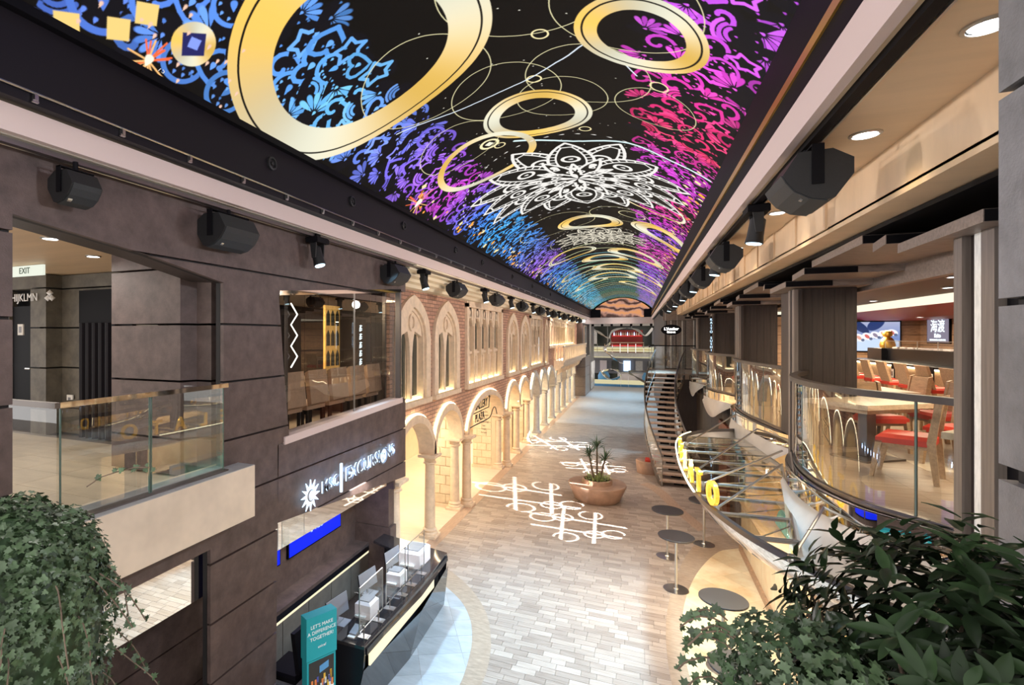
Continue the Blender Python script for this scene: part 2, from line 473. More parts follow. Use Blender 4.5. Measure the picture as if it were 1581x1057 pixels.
YZ = lambda u, v, w: (w, u, v)
XZ = lambda u, v, w: (u, w, v)
ORD = 'nearest second third fourth fifth sixth seventh eighth ninth tenth eleventh twelfth thirteenth fourteenth fifteenth sixteenth'.split()
# =================================================================== FLOOR
fl = MB().box(-12, 8, -3, 62, -.12, -.022).build('floor', 'floor_joint')
struct(fl, 'floor of the promenade laid in wood look planks')
rnd = random.Random(3)
cells = []
y = 4.6
row = 0
while y < 30.2:
    pw = .135
    x = -4.62 - rnd.random() * .4
    while x < 2.7:
        L = rnd.choice((.22, .30, .36, .36, .48)); x1 = min(x + L, 2.7)
        if x1 > -4.6: cells.append((max(x, -4.6), x1, y, y + pw))
        x = x1
    y += pw
def visible_rank(c):
    cx, cy = (c[0] + c[1]) / 2, (c[2] + c[3]) / 2
    d = cy * .92 - cx * .39; u = 650 + 790 * (cx * .92 + cy * .39) / d; v = 518 + 790 * 5 / d
    hid = not (720 < u < 1060 and v < 1057)
    return (hid, d)
cells.sort(key=visible_rank)
g = .004
base_mesh = {}
for c in cells[:300]:
    k = round(c[1] - c[0], 3)
    L = c[1] - c[0] - g; W = c[3] - c[2] - g
    if k not in base_mesh:
        o = MB().bbox(-L / 2, L / 2, -W / 2, W / 2, -.02, 0, .002).build('plank', 'plank_single', fl); base_mesh[k] = o.data
    else:
        o = bpy.data.objects.new('plank', base_mesh[k]); COL.objects.link(o); o.parent = fl
    o.location = ((c[0] + c[1]) / 2, (c[2] + c[3]) / 2, 0)
mb = MB(); tint = []
for c in cells[300:]:
    x0, x1, y0, y1 = c[0] + g / 2, c[1] - g / 2, c[2] + g / 2, c[3] - g / 2
    if c[2] > 16: mb.add([(x0, y0, 0), (x1, y0, 0), (x1, y1, 0), (x0, y1, 0)], [(0, 1, 2, 3)]); nf = 1
    else: mb.bbox(x0, x1, y0, y1, -.02, 0, .002); nf = 10
    tint += [rnd.random()] * nf
po = mb.build('planks', 'plank_many', fl, kind='stuff')
at = po.data.attributes.new('tint', 'FLOAT', 'FACE'); at.data.foreach_set('value', tint)
MB().box(-4.6, 2.7, 30.2, 56, -.02, 0).build('far_planks', 'floor_far', fl)
MB().box(-11.5, -4.6, 4.6, 50, -.02, -.001).build('arcade_paving', 'arcade_tile', fl)
MB().box(2.7, 7.9, 3, 56, -.02, -.001).build('shop_paving', 'onyx', fl)
# inlay lines and curved borders
MB().box(-4.72, -4.42, 10.2, 44, 0, .003).build('column_line_inlay', 'inlay_pink', fl)
out_l = smoothpts([(-5.2, 10.95), (-4.3, 10.65), (-3.45, 10.07), (-2.91, 9.52), (-2.53, 8.95), (-2.30, 8.4), (-2.14, 7.8), (-2.07, 7.09), (-2.15, 6.3), (-2.4, 5.5), (-2.8, 4.9)])
in_l = smoothpts([(-5.2, 10.4), (-4.4, 10.15), (-3.7, 9.7), (-3.11, 9.2), (-2.76, 8.69), (-2.56, 8.2), (-2.44, 7.7), (-2.36, 7.0), (-2.42, 6.4), (-2.65, 5.7), (-3.0, 5.15)])
n = len(out_l)
mb = MB(); mb.grid([[(a[0], a[1], .005) for a in out_l], [(a[0], a[1], .005) for a in in_l]])
mb.build('curved_border', 'inlay_brown', fl)
hull = [(-5.2, 5.15)] + list(reversed([tuple(p) for p in in_l]))
hull = [(-5.2, 5.15)] + [tuple(p) for p in reversed(in_l)]
if sum(hull[i][0] * hull[(i + 1) % len(hull)][1] - hull[(i + 1) % len(hull)][0] * hull[i][1] for i in range(len(hull))) < 0: hull = hull[::-1]
ang = R(28); ca, sa = math.cos(ang), math.sin(ang)
k = 0
for i in range(-9, 10):
    for j in range(-9, 10):
        cx, cy = -3.8 + i * ca * .69 - j * sa * .46, 7.8 + i * sa * .69 + j * ca * .46
        q = [(cx + (a * ca * 1.5 - b * sa) * .23, cy + (a * sa * 1.5 + b * ca) * .23) for a, b in ((-1, -1), (1, -1), (1, 1), (-1, 1))]
        q = clip_convex(q, hull)
        if len(q) >= 3 and area2(q) > .004:
            q = shrink(q, .003)
            MB().prism(q, XY, -.01, .004).build('marble_tile', 'marble_pale', fl); k += 1
# right hand apron of honey onyx with its brown border
ap = smoothpts([(2.25, 14.05), (1.72, 13.62), (1.19, 12.37), (.86, 11.1), (.70, 10.0), (.67, 8.84), (.73, 8.2), (.92, 7.35), (1.25, 6.6), (2.25, 5.6)], 5)
apo = smoothpts([(2.2, 14.9), (1.5, 14.4), (.98, 13.0), (.62, 11.3), (.45, 10.0), (.41, 8.84), (.47, 7.9), (.68, 6.9), (1.05, 6.0), (1.9, 5.0)], 5)
mb = MB(); mb.grid([[(a[0], a[1], .005) for a in apo], [(a[0], a[1], .005) for a in ap]]); mb.build('apron_border', 'inlay_brown', fl)
mb = MB(); mb.grid([[(a[0], a[1], .004) for a in smoothpts([(.28, 19.03), (.55, 18.7), (.84, 18.0), (1.2, 16.5), (1.65, 15.1)])], [(a[0], a[1], .004) for a in smoothpts([(.02, 18.7), (.28, 18.4), (.55, 17.7), (.95, 16.2), (1.4, 14.8)])]])
mb.build('stair_border', 'inlay_pink', fl)
hull = [tuple(p) for p in ap]
if sum(hull[i][0] * hull[(i + 1) % len(hull)][1] - hull[(i + 1) % len(hull)][0] * hull[i][1] for i in range(len(hull))) < 0: hull = hull[::-1]
ang = R(40); ca, sa = math.cos(ang), math.sin(ang)
for i in range(-12, 13):
    for j in range(-12, 13):
        cx, cy = 1.4 + (i * ca - j * sa) * .5, 9.8 + (i * sa + j * ca) * .5
        q = [(cx + (a * ca - b * sa) * .25, cy + (a * sa + b * ca) * .25) for a, b in ((-1, -1), (1, -1), (1, 1), (-1, 1))]
        q = clip_convex(q, hull)
        if len(q) >= 3 and area2(q) > .004:
            MB().prism(shrink(q, .0025), XY, -.01, .004).build('onyx_tile', 'onyx', fl)
t = MB().lathe([(.135, 0), (.135, .003), (.001, .0031)], (1.30, 8.0, .004), 28).build('distance_sticker', 'blue_sign')
tag(t, 'round blue floor sticker with a pale symbol on the honey coloured tiles', 'sticker')
for a, b in ((-.055, 0), (.05, .0)):
    MB().lathe([(.042, .004), (.042, .0052), (.03, .0052), (.03, .004)], (1.30 + a, 8.0 + b, .004), 16).build('symbol', 'screen_mark', t)
MB().box(1.27, 1.33, 7.985, 8.015, .0075, .0085).build('symbol', 'screen_mark', t)

# =================================================================== LED CEILING
X0 = -1.335; ZB = 7.25; HC = 2.515; RISE = 1.1
RAD = (HC * HC + RISE * RISE) / 2 / RISE; ZC = ZB + RISE - RAD; AM = math.asin(HC / RAD)
Y0L, Y1L = 1.0, 48.0
HS = RAD * AM

def led_image():
    res = .0075
    W = int(2 * HS / res); H = int((Y1L - Y0L) / res)
    im = np.zeros((H, W, 3), np.float32); im[:] = (.0050, .0040, .0034)
    rs = np.random.RandomState(5)
    # dark modules of the panel grid
    for yy in np.arange(0, Y1L - Y0L, .5):
        im[int(yy / res)] *= .8
    def win(s0, s1, y0, y1):
        a = max(0, int((s0 + HS) / res) - 2); b = min(W, int((s1 + HS) / res) + 3)
        c = max(0, int((y0 - Y0L) / res) - 2); d = min(H, int((y1 - Y0L) / res) + 3)
        if a >= b or c >= d: return None
        S = (np.arange(a, b) + .5) * res - HS; Y = (np.arange(c, d) + .5) * res + Y0L
        S, Y = np.meshgrid(S, Y)
        return a, b, c, d, S, Y
    def put(wi, dist, col):
        a, b, c, d, S, Y = wi
        m = np.clip(.5 - dist / res, 0, 1)[..., None]
        reg = im[c:d, a:b]
        reg[:] = reg * (1 - m) + np.asarray(col, np.float32) * m
    def ring(cx, cy, ro, ri, colf, line=None):
        wi = win(cx - ro, cx + ro, cy - ro, cy + ro)
        if wi is None: return
        S, Y = wi[4], wi[5]; r = np.hypot(S - cx, Y - cy)
        col = colf(np.arctan2(Y - cy, S - cx)) if callable(colf) else np.asarray(colf, np.float32)
        put(wi, np.maximum(r - ro, ri - r), col)
        if line: put(wi, np.abs(r - line) - .011, (.006, .005, .004))
    def gold(ph):
        def f(t):
            k = (.5 + .5 * np.cos(2 * t + ph))[..., None]; j = (.5 + .5 * np.cos(3 * t - ph * 1.7))[..., None]
            c = np.array((.98, .62, .13)) * (1 - k) + np.array((.86, .84, .66)) * k
            return c * (.75 + .25 * j)
        return f
    def ell(cx, cy, a, b, ang, col):
        m = max(a, b); wi = win(cx - m, cx + m, cy - m, cy + m)
        if wi is None: return
        S, Y = wi[4] - cx, wi[5] - cy; ca, sa = math.cos(ang), math.sin(ang)
        u = S * ca + Y * sa; v = -S * sa + Y * ca
        # teardrop: the far end fuller than the near one
        bb = b * (.62 + .38 * np.clip(u / a, -1, 1))
        k = np.sqrt((u / a) ** 2 + (v / np.maximum(bb, 1e-4)) ** 2)
        put(wi, (k - 1) * min(a, b) * .7, col)
    def poly(pts, wd, col):
        P = np.asarray(pts, np.float32)
        for i in range(len(P) - 1):
            p, q = P[i], P[i + 1]
            wi = win(min(p[0], q[0]) - wd, max(p[0], q[0]) + wd, min(p[1], q[1]) - wd, max(p[1], q[1]) + wd)
            if wi is None: continue
            S, Y = wi[4], wi[5]; d = q - p; t = np.clip(((S - p[0]) * d[0] + (Y - p[1]) * d[1]) / max(1e-9, float(d @ d)), 0, 1)
            put(wi, np.hypot(S - p[0] - t * d[0], Y - p[1] - t * d[1]) - wd / 2, col)
    def dia(cx, cy, r, ang, col):
        wi = win(cx - r, cx + r, cy - r, cy + r)
        if wi is None: return
        S, Y = wi[4] - cx, wi[5] - cy; ca, sa = math.cos(ang), math.sin(ang)
        put(wi, (np.abs(S * ca + Y * sa) + np.abs(-S * sa + Y * ca) - r) * .7, col)
    # ------- ornament bands
    STOPS_L = [(1, (.10, .14, .80)), (4.4, (.12, .38, .95)), (5.2, (.16, .55, 1)), (6.0, (.16, .34, 1)), (7.0, (.20, .18, .95)), (8.2, (.42, .12, .90)), (9.3, (.62, .05, .62)), (10.3, (.24, .12, .85)), (11.3, (.05, .20, .85)), (13, (.05, .40, .90)), (16, (.08, .28, .95)), (20, (.40, .10, .80)), (22, (.08, .22, .95)), (30, (.08, .5, .85)), (48, (.1, .5, .8))]
    STOPS_R = [(1, (.42, .10, .90)), (5.2, (.62, .09, .85)), (6.2, (.80, .05, .62)), (7.2, (.85, .03, .22)), (8.3, (.80, .03, .14)), (9.2, (.62, .04, .55)), (10.5, (.72, .05, .75)), (12, (.78, .03, .20)), (14, (.65, .04, .60)), (16, (.25, .10, .85)), (18, (.75, .05, .55)), (21, (.75, .04, .45)), (24, (.35, .08, .85)), (32, (.45, .08, .85)), (48, (.35, .1, .85))]
    def grad(st, y):
        for (a, ca), (b, cb) in zip(st, st[1:]):
            if y <= b:
                t = (y - a) / (b - a); return tuple(ca[i] * (1 - t) + cb[i] * t for i in range(3))
        return st[-1][1]
    def motif(cx, cy, r, kind, ang, col):
        hi = tuple(min(1, c * 1.25 + .03) for c in col)
        ell(cx, cy, r * 1.02, r * 1.02, 0, (.006, .005, .008))
        if kind == 0:      # fan of petals
            for k in range(6):
                t = ang + (k - 2.5) * .42
                ell(cx + math.cos(t) * r * .66, cy + math.sin(t) * r * .66, r * .44, r * .20, t, col if k % 2 else hi)
            ell(cx, cy, r * .12, r * .12, 0, hi)
        elif kind == 1:    # eye: arc with a row of dots
            ring(cx, cy, r * .98, r * .76, col)
            for k in range(9):
                t = ang + k * 2 * PI / 9; ell(cx + math.cos(t) * r * .6, cy + math.sin(t) * r * .6, r * .10, r * .10, 0, hi)
            ell(cx, cy, r * .26, r * .22, ang, col)
        elif kind == 2:    # curl
            pts = [(cx + math.cos(ang + q * .38) * r * (.15 + .055 * q), cy + math.sin(ang + q * .38) * r * (.15 + .055 * q)) for q in range(15)]
            poly(pts, r * .24, col)
            for k in range(3): ell(pts[-1][0] + (k - 1) * r * .25, pts[-1][1] + r * .2, r * .08, r * .08, 0, hi)
        elif kind == 3:    # zigzag bone with holes
            pts = []
            for k in range(11):
                t = ang + k * 2 * PI / 10; q = r * (.85 if k % 2 else .5); pts.append((cx + math.cos(t) * q, cy + math.sin(t) * q * .7))
            poly(pts, r * .19, hi)
        elif kind == 4:    # heart
            pts = [(cx + r * .052 * 16 * math.sin(t) ** 3 * math.cos(ang) - r * .052 * (13 * math.cos(t) - 5 * math.cos(2 * t) - 2 * math.cos(3 * t)) * math.sin(ang),
                    cy + r * .052 * 16 * math.sin(t) ** 3 * math.sin(ang) + r * .052 * (13 * math.cos(t) - 5 * math.cos(2 * t) - 2 * math.cos(3 * t)) * math.cos(ang)) for t in np.linspace(0, 2 * PI, 22)]
            poly(pts, r * .22, col); ell(cx, cy, r * .2, r * .2, 0, hi)
        else:              # nested arcs
            for q in (.45, .7, .95):
                poly([(cx + math.cos(ang + k * .25) * r * q, cy + math.sin(ang + k * .25) * r * q) for k in range(8)], r * .18, col if q < .9 else hi)
    for side, st, s0, s1 in ((-1, STOPS_L, -2.72, -1.40), (1, STOPS_R, 1.32, 2.72)):
        y = 1.2
        step = .27
        j = 0
        while y < 47.5:
            ns = 4
            for k in range(ns):
                s = s0 + (s1 - s0) * (k + .5 + (.25 if j % 2 else -.2)) / ns + rs.uniform(-.05, .05)
                r = rs.uniform(.19, .26)
                col = grad(st, y)
                edge = 1 - .55 * abs((s - (s0 + s1) / 2) / ((s1 - s0) / 2)) ** 3
                motif(s, y + rs.uniform(-.05, .05), r, int(rs.choice((0, 0, 0, 1, 2, 2, 3, 4, 5))), rs.uniform(0, 6.28), tuple(c * edge for c in col))
                for q in range(3):
                    ell(s + rs.uniform(-.18, .18), y + rs.uniform(-.15, .15), .018, .018, 0, tuple(c * edge for c in col))
            y += step; j += 1
    # gold confetti along both edges
    for k in range(420):
        side = rs.choice((-1, 1)); y = rs.uniform(8.2, 47); s = side * rs.uniform(2.25, 2.72)
        dia(s, y, rs.uniform(.03, .085), rs.uniform(0, 1.5), (1, .42, .06) if rs.rand() < .6 else (.95, .80, .42))
    for k in range(900):
        y = rs.uniform(9, 47); s = rs.uniform(-2.7, 2.7)
        ell(s, y, .018, .012, 0, (.85, .85, .75))
    for k in range(60):
        y = rs.uniform(4.5, 9.5); s = rs.choice((.55, -.05, 1.0, -1.0)) + rs.normal() * .16
        ell(s, y, .011, .011, 0, (.9, .88, .75))
    # ------- thin looping lines
    LC = (.78, .72, .42)
    for cx, cy, r in ((-1.15, 5.9, .85), (.75, 6.75, .78), (.35, 7.35, .62), (-.35, 6.9, .75), (1.25, 5.3, .75), (-1.4, 7.9, .7), (1.6, 7.4, .55), (.25, 4.9, .8)):
        ring(cx, cy, r, r - .012, LC)
    for cx, cy, r in ((.33, 5.72, .10), (.08, 6.72, .10), (.55, 8.55, .10), (1.62, 6.75, .12), (-.85, 8.55, .10)):
        ring(cx, cy, r, r - .022, (.95, .82, .45))
    poly(smoothpts([(-1.9, 6.5), (-1.0, 6.9), (-.1, 6.75), (.5, 6.3), (.9, 5.95), (1.35, 6.6)]), .02, (.75, .85, .95))
    poly(smoothpts([(-.6, 8.6), (.3, 9.1), (1.2, 9.0), (1.9, 9.2), (2.6, 9.1)]), .06, (.70, .88, .90))
    # ------- the great gold rings
    ring(-1.50, 4.86, 1.47, 1.00, gold(.6), 1.36)
    ring(1.40, 5.72, .70, .46, gold(2.4), .62)
    ring(-.09, 7.83, .81, .56, gold(-.6), .74)
    ring(-1.22, 8.84, .93, .80, gold(1.6))
    ring(-.98, 8.34, .17, .12, (.95, .85, .5)); dia(-.98, 8.34, .08, .3, (.95, .9, .7))
    ring(.02, 15.75, .92, .60, gold(2.0), .82); ring(2.15, 15.6, 1.0, .55, gold(1.0), .88)
    ring(1.75, 12.6, .75, .68, gold(.2)); ring(1.2, 14.4, .35, .32, LC); ring(-.9, 15.2, 1.1, 1.085, LC); ring(.9, 14.6, .8, .785, LC)
    # ------- mandalas
    def fill(pts, col):
        P = np.asarray(pts); wi = win(P[:, 0].min(), P[:, 0].max(), P[:, 1].min(), P[:, 1].max())
        if wi is None: return
        S, Y = wi[4], wi[5]; ins = np.zeros(S.shape, bool)
        for (x0, y0), (x1, y1) in zip(P, np.roll(P, -1, 0)):
            if y0 == y1: continue
            c_ = (y0 > Y) != (y1 > Y); ins ^= c_ & (S < (x1 - x0) * (Y - y0) / (y1 - y0) + x0)
        put(wi, np.where(ins, -1., 1.), col)
    def mandala(cx, cy, r, col):
        bg = (.010, .009, .008)
        for rr, off, hw in ((1.04, PI / 8, .25), (.95, 0, .31), (.60, PI / 8, .20), (.44, 0, .15)):
            q = r * rr
            for k in range(8):
                t = off + k * PI / 4; ux, uy = math.cos(t), math.sin(t)
                def pt(a, b): return (cx + a * ux - b * uy, cy + a * uy + b * ux)
                E = np.linspace(0, 1, 11)
                A = .28 * q + E * .72 * q if rr > .7 else E * q
                B = hw * q * 1.75 * E ** .62 * (1 - E) ** .9
                out = [pt(a, b) for a, b in zip(A, B)] + [pt(a, -b) for a, b in zip(A[::-1], B[::-1])]
                fill(out, bg); poly(out + out[:1], r * .026, col)
                if rr > .7:
                    inn = [pt(a * .97, b * .66) for a, b in zip(A[:-1], B[:-1])] + [pt(a * .97, -b * .66) for a, b in zip(A[-2::-1], B[-2::-1])]
                    poly(inn, r * .016, col)
                    for j in range(3, 10):
                        for s_ in (1, -1): poly([pt(A[j], s_ * B[j]), pt(A[j] * .97, s_ * B[j] * .66)], r * .014, col)
                    ring(*pt(.60 * q, 0), q * .085, q * .055, col); ell(*pt(.60 * q, 0), q * .022, q * .022, 0, col)
                else:
                    ell(*pt(.66 * q, 0), q * .12, q * .07, t, col)
        for rr, nn, sz in ((.22, 14, .034), (.36, 22, .030)):
            for k in range(nn):
                t = k * 2 * PI / nn; ring(cx + math.cos(t) * r * rr, cy + math.sin(t) * r * rr, r * sz, r * sz * .5, col)
        fill([(cx + r * .12 * math.cos(t), cy + r * .12 * math.sin(t)) for t in np.linspace(0, 6.2, 16)], bg)
        for k in range(6):
            t = k * PI / 3 + .3; ell(cx + math.cos(t) * r * .085, cy + math.sin(t) * r * .085, r * .075, r * .042, t, col)
        for k in range(64):
            t = k * 2 * PI / 64; ell(cx + math.cos(t) * r * 1.13, cy + math.sin(t) * r * 1.13, .045, .02, t + PI / 2, col)
    mandala(.15, 11.35, 2.30, (.86, .84, .80))
    mandala(.20, 18.1, 1.5, (.80, .74, .60))
    # ------- the same programme again, further down the hall
    for cx, cy, r, ri, ph in ((-1.1, 20.6, .95, .80, .3), (1.3, 21.4, 1.1, .72, 1.2), (0, 23.2, .95, .60, 2), (.4, 26.4, 1.2, .80, 0), (-1.4, 25.8, .9, .76, 2.2), (1.8, 27.6, 1.0, .62, 1), (0, 30, 1.3, .9, .5), (-1.3, 31.5, 1.0, .75, 1), (1.4, 34, 1.2, .85, 2)):
        ring(cx, cy, r, ri, gold(ph), r * .92)
    for y in np.arange(19.5, 48, 1.15):
        c = [(.30, .75, .50), (.75, .80, .45), (.25, .65, .75)][int(y * 3) % 3]
        poly([(s, y + .55 * (s / 2.6) ** 2 + .05 * math.sin(s * 5 + y)) for s in np.linspace(-2.6, 2.6, 15)], .05 + (y - 19) * .004, c)
    for y in np.arange(27, 48, .8):
        for s in np.linspace(-1.4, 1.4, 22):
            ell(s, y + rs.uniform(-.2, .2), .05, .05, 0, (.25, .62, .50))
    # ------- coin, squares, sparks and beads near the camera
    for (cx, cy, r) in ((-2.42, 3.32, .20),):
        ring(cx, cy, r, 0, gold(.5)); dia(cx, cy, r * .72, .25, (.02, .02, .12)); dia(cx + .01, cy, r * .34, .6, (.25, .35, .95))
    for cx, cy in ((-2.64, 2.74), (-2.80, 2.42), (-2.42, 2.86), (2.52, 4.35)):
        dia(cx, cy, .12, .35, (.92, .66, .22))
    for k in range(26):
        ell(-2.70 + .5 * rs.rand() + .16 * math.sin(k), 2.1 + k * .075, .016 + .016 * rs.rand(), .02, 0, (.95, .60, .45))
    for cx, cy, r in ((-2.74, 3.06, .22), (-2.60, 8.55, .42)):
        for k in range(18):
            t = rs.uniform(0, 2 * PI); q = r * rs.uniform(.5, 1)
            poly([(cx, cy), (cx + math.cos(t) * q, cy + math.sin(t) * q)], .016, (1, .16, .05) if k % 2 else (1, .55, .2))
        ell(cx, cy, r * .24, r * .24, 0, (1, .95, .75))
    rgba = np.ones((H, W, 4), np.float32)
    rgba[..., :3] = np.where(im <= .0031308, im * 12.92, 1.055 * np.power(np.maximum(im, 1e-6), 1 / 2.4) - .055)
    img = bpy.data.images.new('led_programme', W, H); img.pixels.foreach_set(rgba.ravel()); img.update(); img.pack()
    return img

img = led_image()
m = bpy.data.materials.new('led_display'); m.use_nodes = True
nt = m.node_tree; b = nt.nodes['Principled BSDF']
ti = nt.nodes.new('ShaderNodeTexImage'); ti.image = img; ti.extension = 'EXTEND'
b.inputs['Base Color'].default_value = (.003, .003, .003, 1); b.inputs['Roughness'].default_value = .7; b.inputs['Specular IOR Level'].default_value = .1
b.inputs['Emission Strength'].default_value = .46
nt.links.new(ti.outputs[0], b.inputs['Emission Color']); MATS['led_display'] = m

led = thing('led_screen', 'vaulted video ceiling showing gold rings and blue and magenta ornament', 'screen', (X0, 24.5, ZB))
mb = MB(); na = 28; ys = [Y0L + (Y1L - Y0L) * i / 20 for i in range(21)]
rows = [[(X0 + RAD * math.sin(-AM + 2 * AM * k / na), yv, ZC + RAD * math.cos(-AM + 2 * AM * k / na)) for k in range(na + 1)] for yv in ys]
mb.grid(rows)
o = mb.build('display_surface', 'led_display', led, smooth=True)
uv = o.data.uv_layers.new(name='UVMap')
for p in o.data.polygons:
    for li in p.loop_indices:
        vi = o.data.loops[li].vertex_index; i, k2 = divmod(vi, na + 1)
        uv.data[li].uv = (k2 / na, i / 20)
# the shell above the display
shell = MB(); shell.grid([[(X0 + (RAD + .15) * math.sin(-AM * 1.05 + 2.1 * AM * k / na), yv, ZC + (RAD + .15) * math.cos(-AM * 1.05 + 2.1 * AM * k / na)) for k in range(na + 1)] for yv in (0.9, 48.1)])
shell.build('shell', 'matte_black', led, smooth=True)
for k2, x in enumerate((-3.86, 1.19)):
    MB().box(x - .035, x + .035, 1, 48, 7.19, 7.26).build('edge_rail', 'matte_black', led)
text('module_number', '75', .07, (-3.80, 3.2, 7.30), (0, 1, 0), (.55, 0, .8), 'text_white', led, .001)
# end panel under the arch, an orange marbled picture
me_ = mat('orange_swirl', (.5, .2, .08), .5)
nt = me_.node_tree; b = nt.nodes['Principled BSDF']
tc = nt.nodes.new('ShaderNodeTexCoord'); wv = nt.nodes.new('ShaderNodeTexWave'); wv.inputs['Scale'].default_value = .42; wv.bands_direction = 'Z'; wv.inputs['Distortion'].default_value = 14; wv.inputs['Detail'].default_value = 4; wv.inputs['Detail Scale'].default_value = 1.1
cr = nt.nodes.new('ShaderNodeValToRGB'); cr.color_ramp.elements[0].color = (.05, .02, .015, 1); cr.color_ramp.elements[1].color = (.75, .32, .12, 1)
e = cr.color_ramp.elements.new(.5); e.color = (.52, .27, .20, 1)
nt.links.new(tc.outputs['Object'], wv.inputs['Vector']); nt.links.new(wv.outputs['Fac'], cr.inputs['Fac']); nt.links.new(cr.outputs['Color'], b.inputs['Emission Color'])
b.inputs['Emission Strength'].default_value = .42; b.inputs['Base Color'].default_value = (0, 0, 0, 1)
ep = thing('end_screen', 'arched video panel with an orange marbled picture closing the ceiling', 'screen', (X0, 48, 6.5))
arc = [(X0 + RAD * .93 * math.sin(a), ZC + RAD * .985 * math.cos(a)) for a in np.linspace(AM * .93, -AM * .93, 19)]
MB().prism(arc + [(X0 - 1.75, 7.2), (X0 - 1.75, 6.62), (X0 + 1.75, 6.62), (X0 + 1.75, 7.2)], XZ, 47.9, 47.98).build('picture', 'orange_swirl', ep)
MB().box(-3.9, -3.1, 47.7, 47.9, 6.6, 7.3).build('side_box', 'matte_black', ep); MB().box(.43, 1.2, 47.7, 47.9, 6.6, 7.3).build('side_box', 'matte_black', ep)

MB().box(-5, 2.2, 48.32, 48.42, 6.6, 9.0).build('closing_panel', 'matte_black', ep)
# =================================================================== CEILING EDGES
# black frieze, white fascia and soffit on the left
fz = MB().box(-4.10, -3.90, -1, 48, 6.62, 7.24).build('trim_1', 'frieze_black'); struct(fz, 'black frieze along the left edge of the video ceiling')
fa = MB().box(-4.05, -3.99, -1, 48, 6.41, 6.60).build('trim_2', 'fascia_white'); struct(fa, 'pale fascia band on the left')
MB().box(-4.35, -4.05, -1, 9.25, 6.40, 6.44).build('soffit_strip', 'soffit_grey', fa)
so = MB().prism([(-4.02, 6.38), (-4.16, 6.38), (-4.18, 6.33), (-4.30, 6.31), (-4.32, 6.25), (-4.44, 6.22), (-4.46, 6.16), (-4.58, 6.13), (-4.60, 6.06), (-4.74, 6.03), (-4.95, 6.03), (-4.95, 6.5), (-4.02, 6.5)], XZ, 9.24, 44.3).build('trim_3', 'cornice'); struct(so, 'stepped cream cornice above the brick arcade')
# cable rail with clips
rail = thing('cable_rail', 'thin pale cable rail with small clips along the left black frieze', 'rail', (-3.88, 24, 6.66))
MB().tube([(-3.875, -1, 6.69), (-3.875, 47, 6.69)], .009, 6).build('cable', 'steel', rail)
for i in range(34):
    yy = 1.6 + i * .62 * (1 + i * .02)
    if yy > 46: break
    mb = MB(); mb.box(-3.895, -3.855, yy - .012, yy + .012, 6.64, 6.68); mb.box(-3.885, -3.865, yy - .02, yy + .02, 6.625, 6.64); mb.build('clip', 'steel', rail)
for i, (yy) in enumerate((4.75, 6.55, 8.35, 11.2, 13.4, 17.0, 20.5, 25)):
    s = thing('ceiling_port', f'round black speaker port in the left frieze, {ORD[i]} from the camera', 'speaker', (-3.9, yy, 6.98))
    mb = MB(); prof = [(.075, 0), (.075, .03), (.055, .035), (.05, .012), (.022, .012), (.018, .03), (.001, .032)]
    vs = []
    nn = 20
    for r_, h in prof: vs += [(-3.9 + h, yy + r_ * math.cos(2 * PI * k / nn), 6.98 + r_ * math.sin(2 * PI * k / nn)) for k in range(nn)]
    mb.add(vs, [(a * nn + k, a * nn + (k + 1) % nn, (a + 1) * nn + (k + 1) % nn, (a + 1) * nn + k) for a in range(len(prof) - 1) for k in range(nn)])
    mb.build('rim', 'speaker_black', s)
# right hand side
r1 = MB().box(1.0, 1.10, -1, 48, 6.62, 7.24).build('trim_4', 'matte_black'); struct(r1, 'black recess along the right edge of the video ceiling')
MB().box(.985, 1.0, -1, 48, 6.78, 6.85).build('reveal_line', 'gold_dark', r1)
r2 = MB().box(1.0, 1.06, -1, 48, 6.38, 6.62).build('trim_5', 'fascia_white'); struct(r2, 'pale fascia band on the right')
ce = MB(); ce.box(1.06, 1.75, -1, 30, 6.40, 6.46); ce.box(1.71, 1.76, -1, 30, 6.04, 6.42); ce.box(1.71, 2.6, -1, 30, 6.0, 6.06)
ce = ce.build('ceiling', 'soffit_cream'); struct(ce, 'cream stepped soffit above the right hand balconies')
MB().box(1.06, 1.6, 30, 48, 6.40, 6.46).build('far_soffit', 'wood_grey', ce)
for i in range(22):   # shallow ribs of the lit drop face
    yy = 6.2 + i * 1.05
    MB().box(1.690, 1.712, yy, yy + .45, 6.05, 6.40).build('rib', 'soffit_cream', ce)
tk = thing('lighting_track', 'black lighting track running along the right cream soffit', 'track', (1.13, 20, 6.38))
MB().box(1.10, 1.16, 0, 46, 6.355, 6.40).build("channel", "matte_black", tk); MB().tube([(1.19, 0, 6.375), (1.19, 46, 6.375)], .012, 6).build('cable', 'steel', tk)
tk = thing('lighting_track', 'thin steel lighting track running along the left soffit', 'track', (-4.12, 20, 6.38))
MB().box(-4.15, -4.09, 0, 46, 6.36, 6.40).build('channel', 'dark_steel', tk); MB().tube([(-4.17, 0, 6.37), (-4.17, 46, 6.37)], .010, 6).build('cable', 'steel', tk)
# end beam
eb = MB().box(-4.4, 1.9, 47.9, 48.3, 6.05, 6.60).build('trim_6', 'fascia_white'); struct(eb, 'pale beam closing the far end of the ceiling')

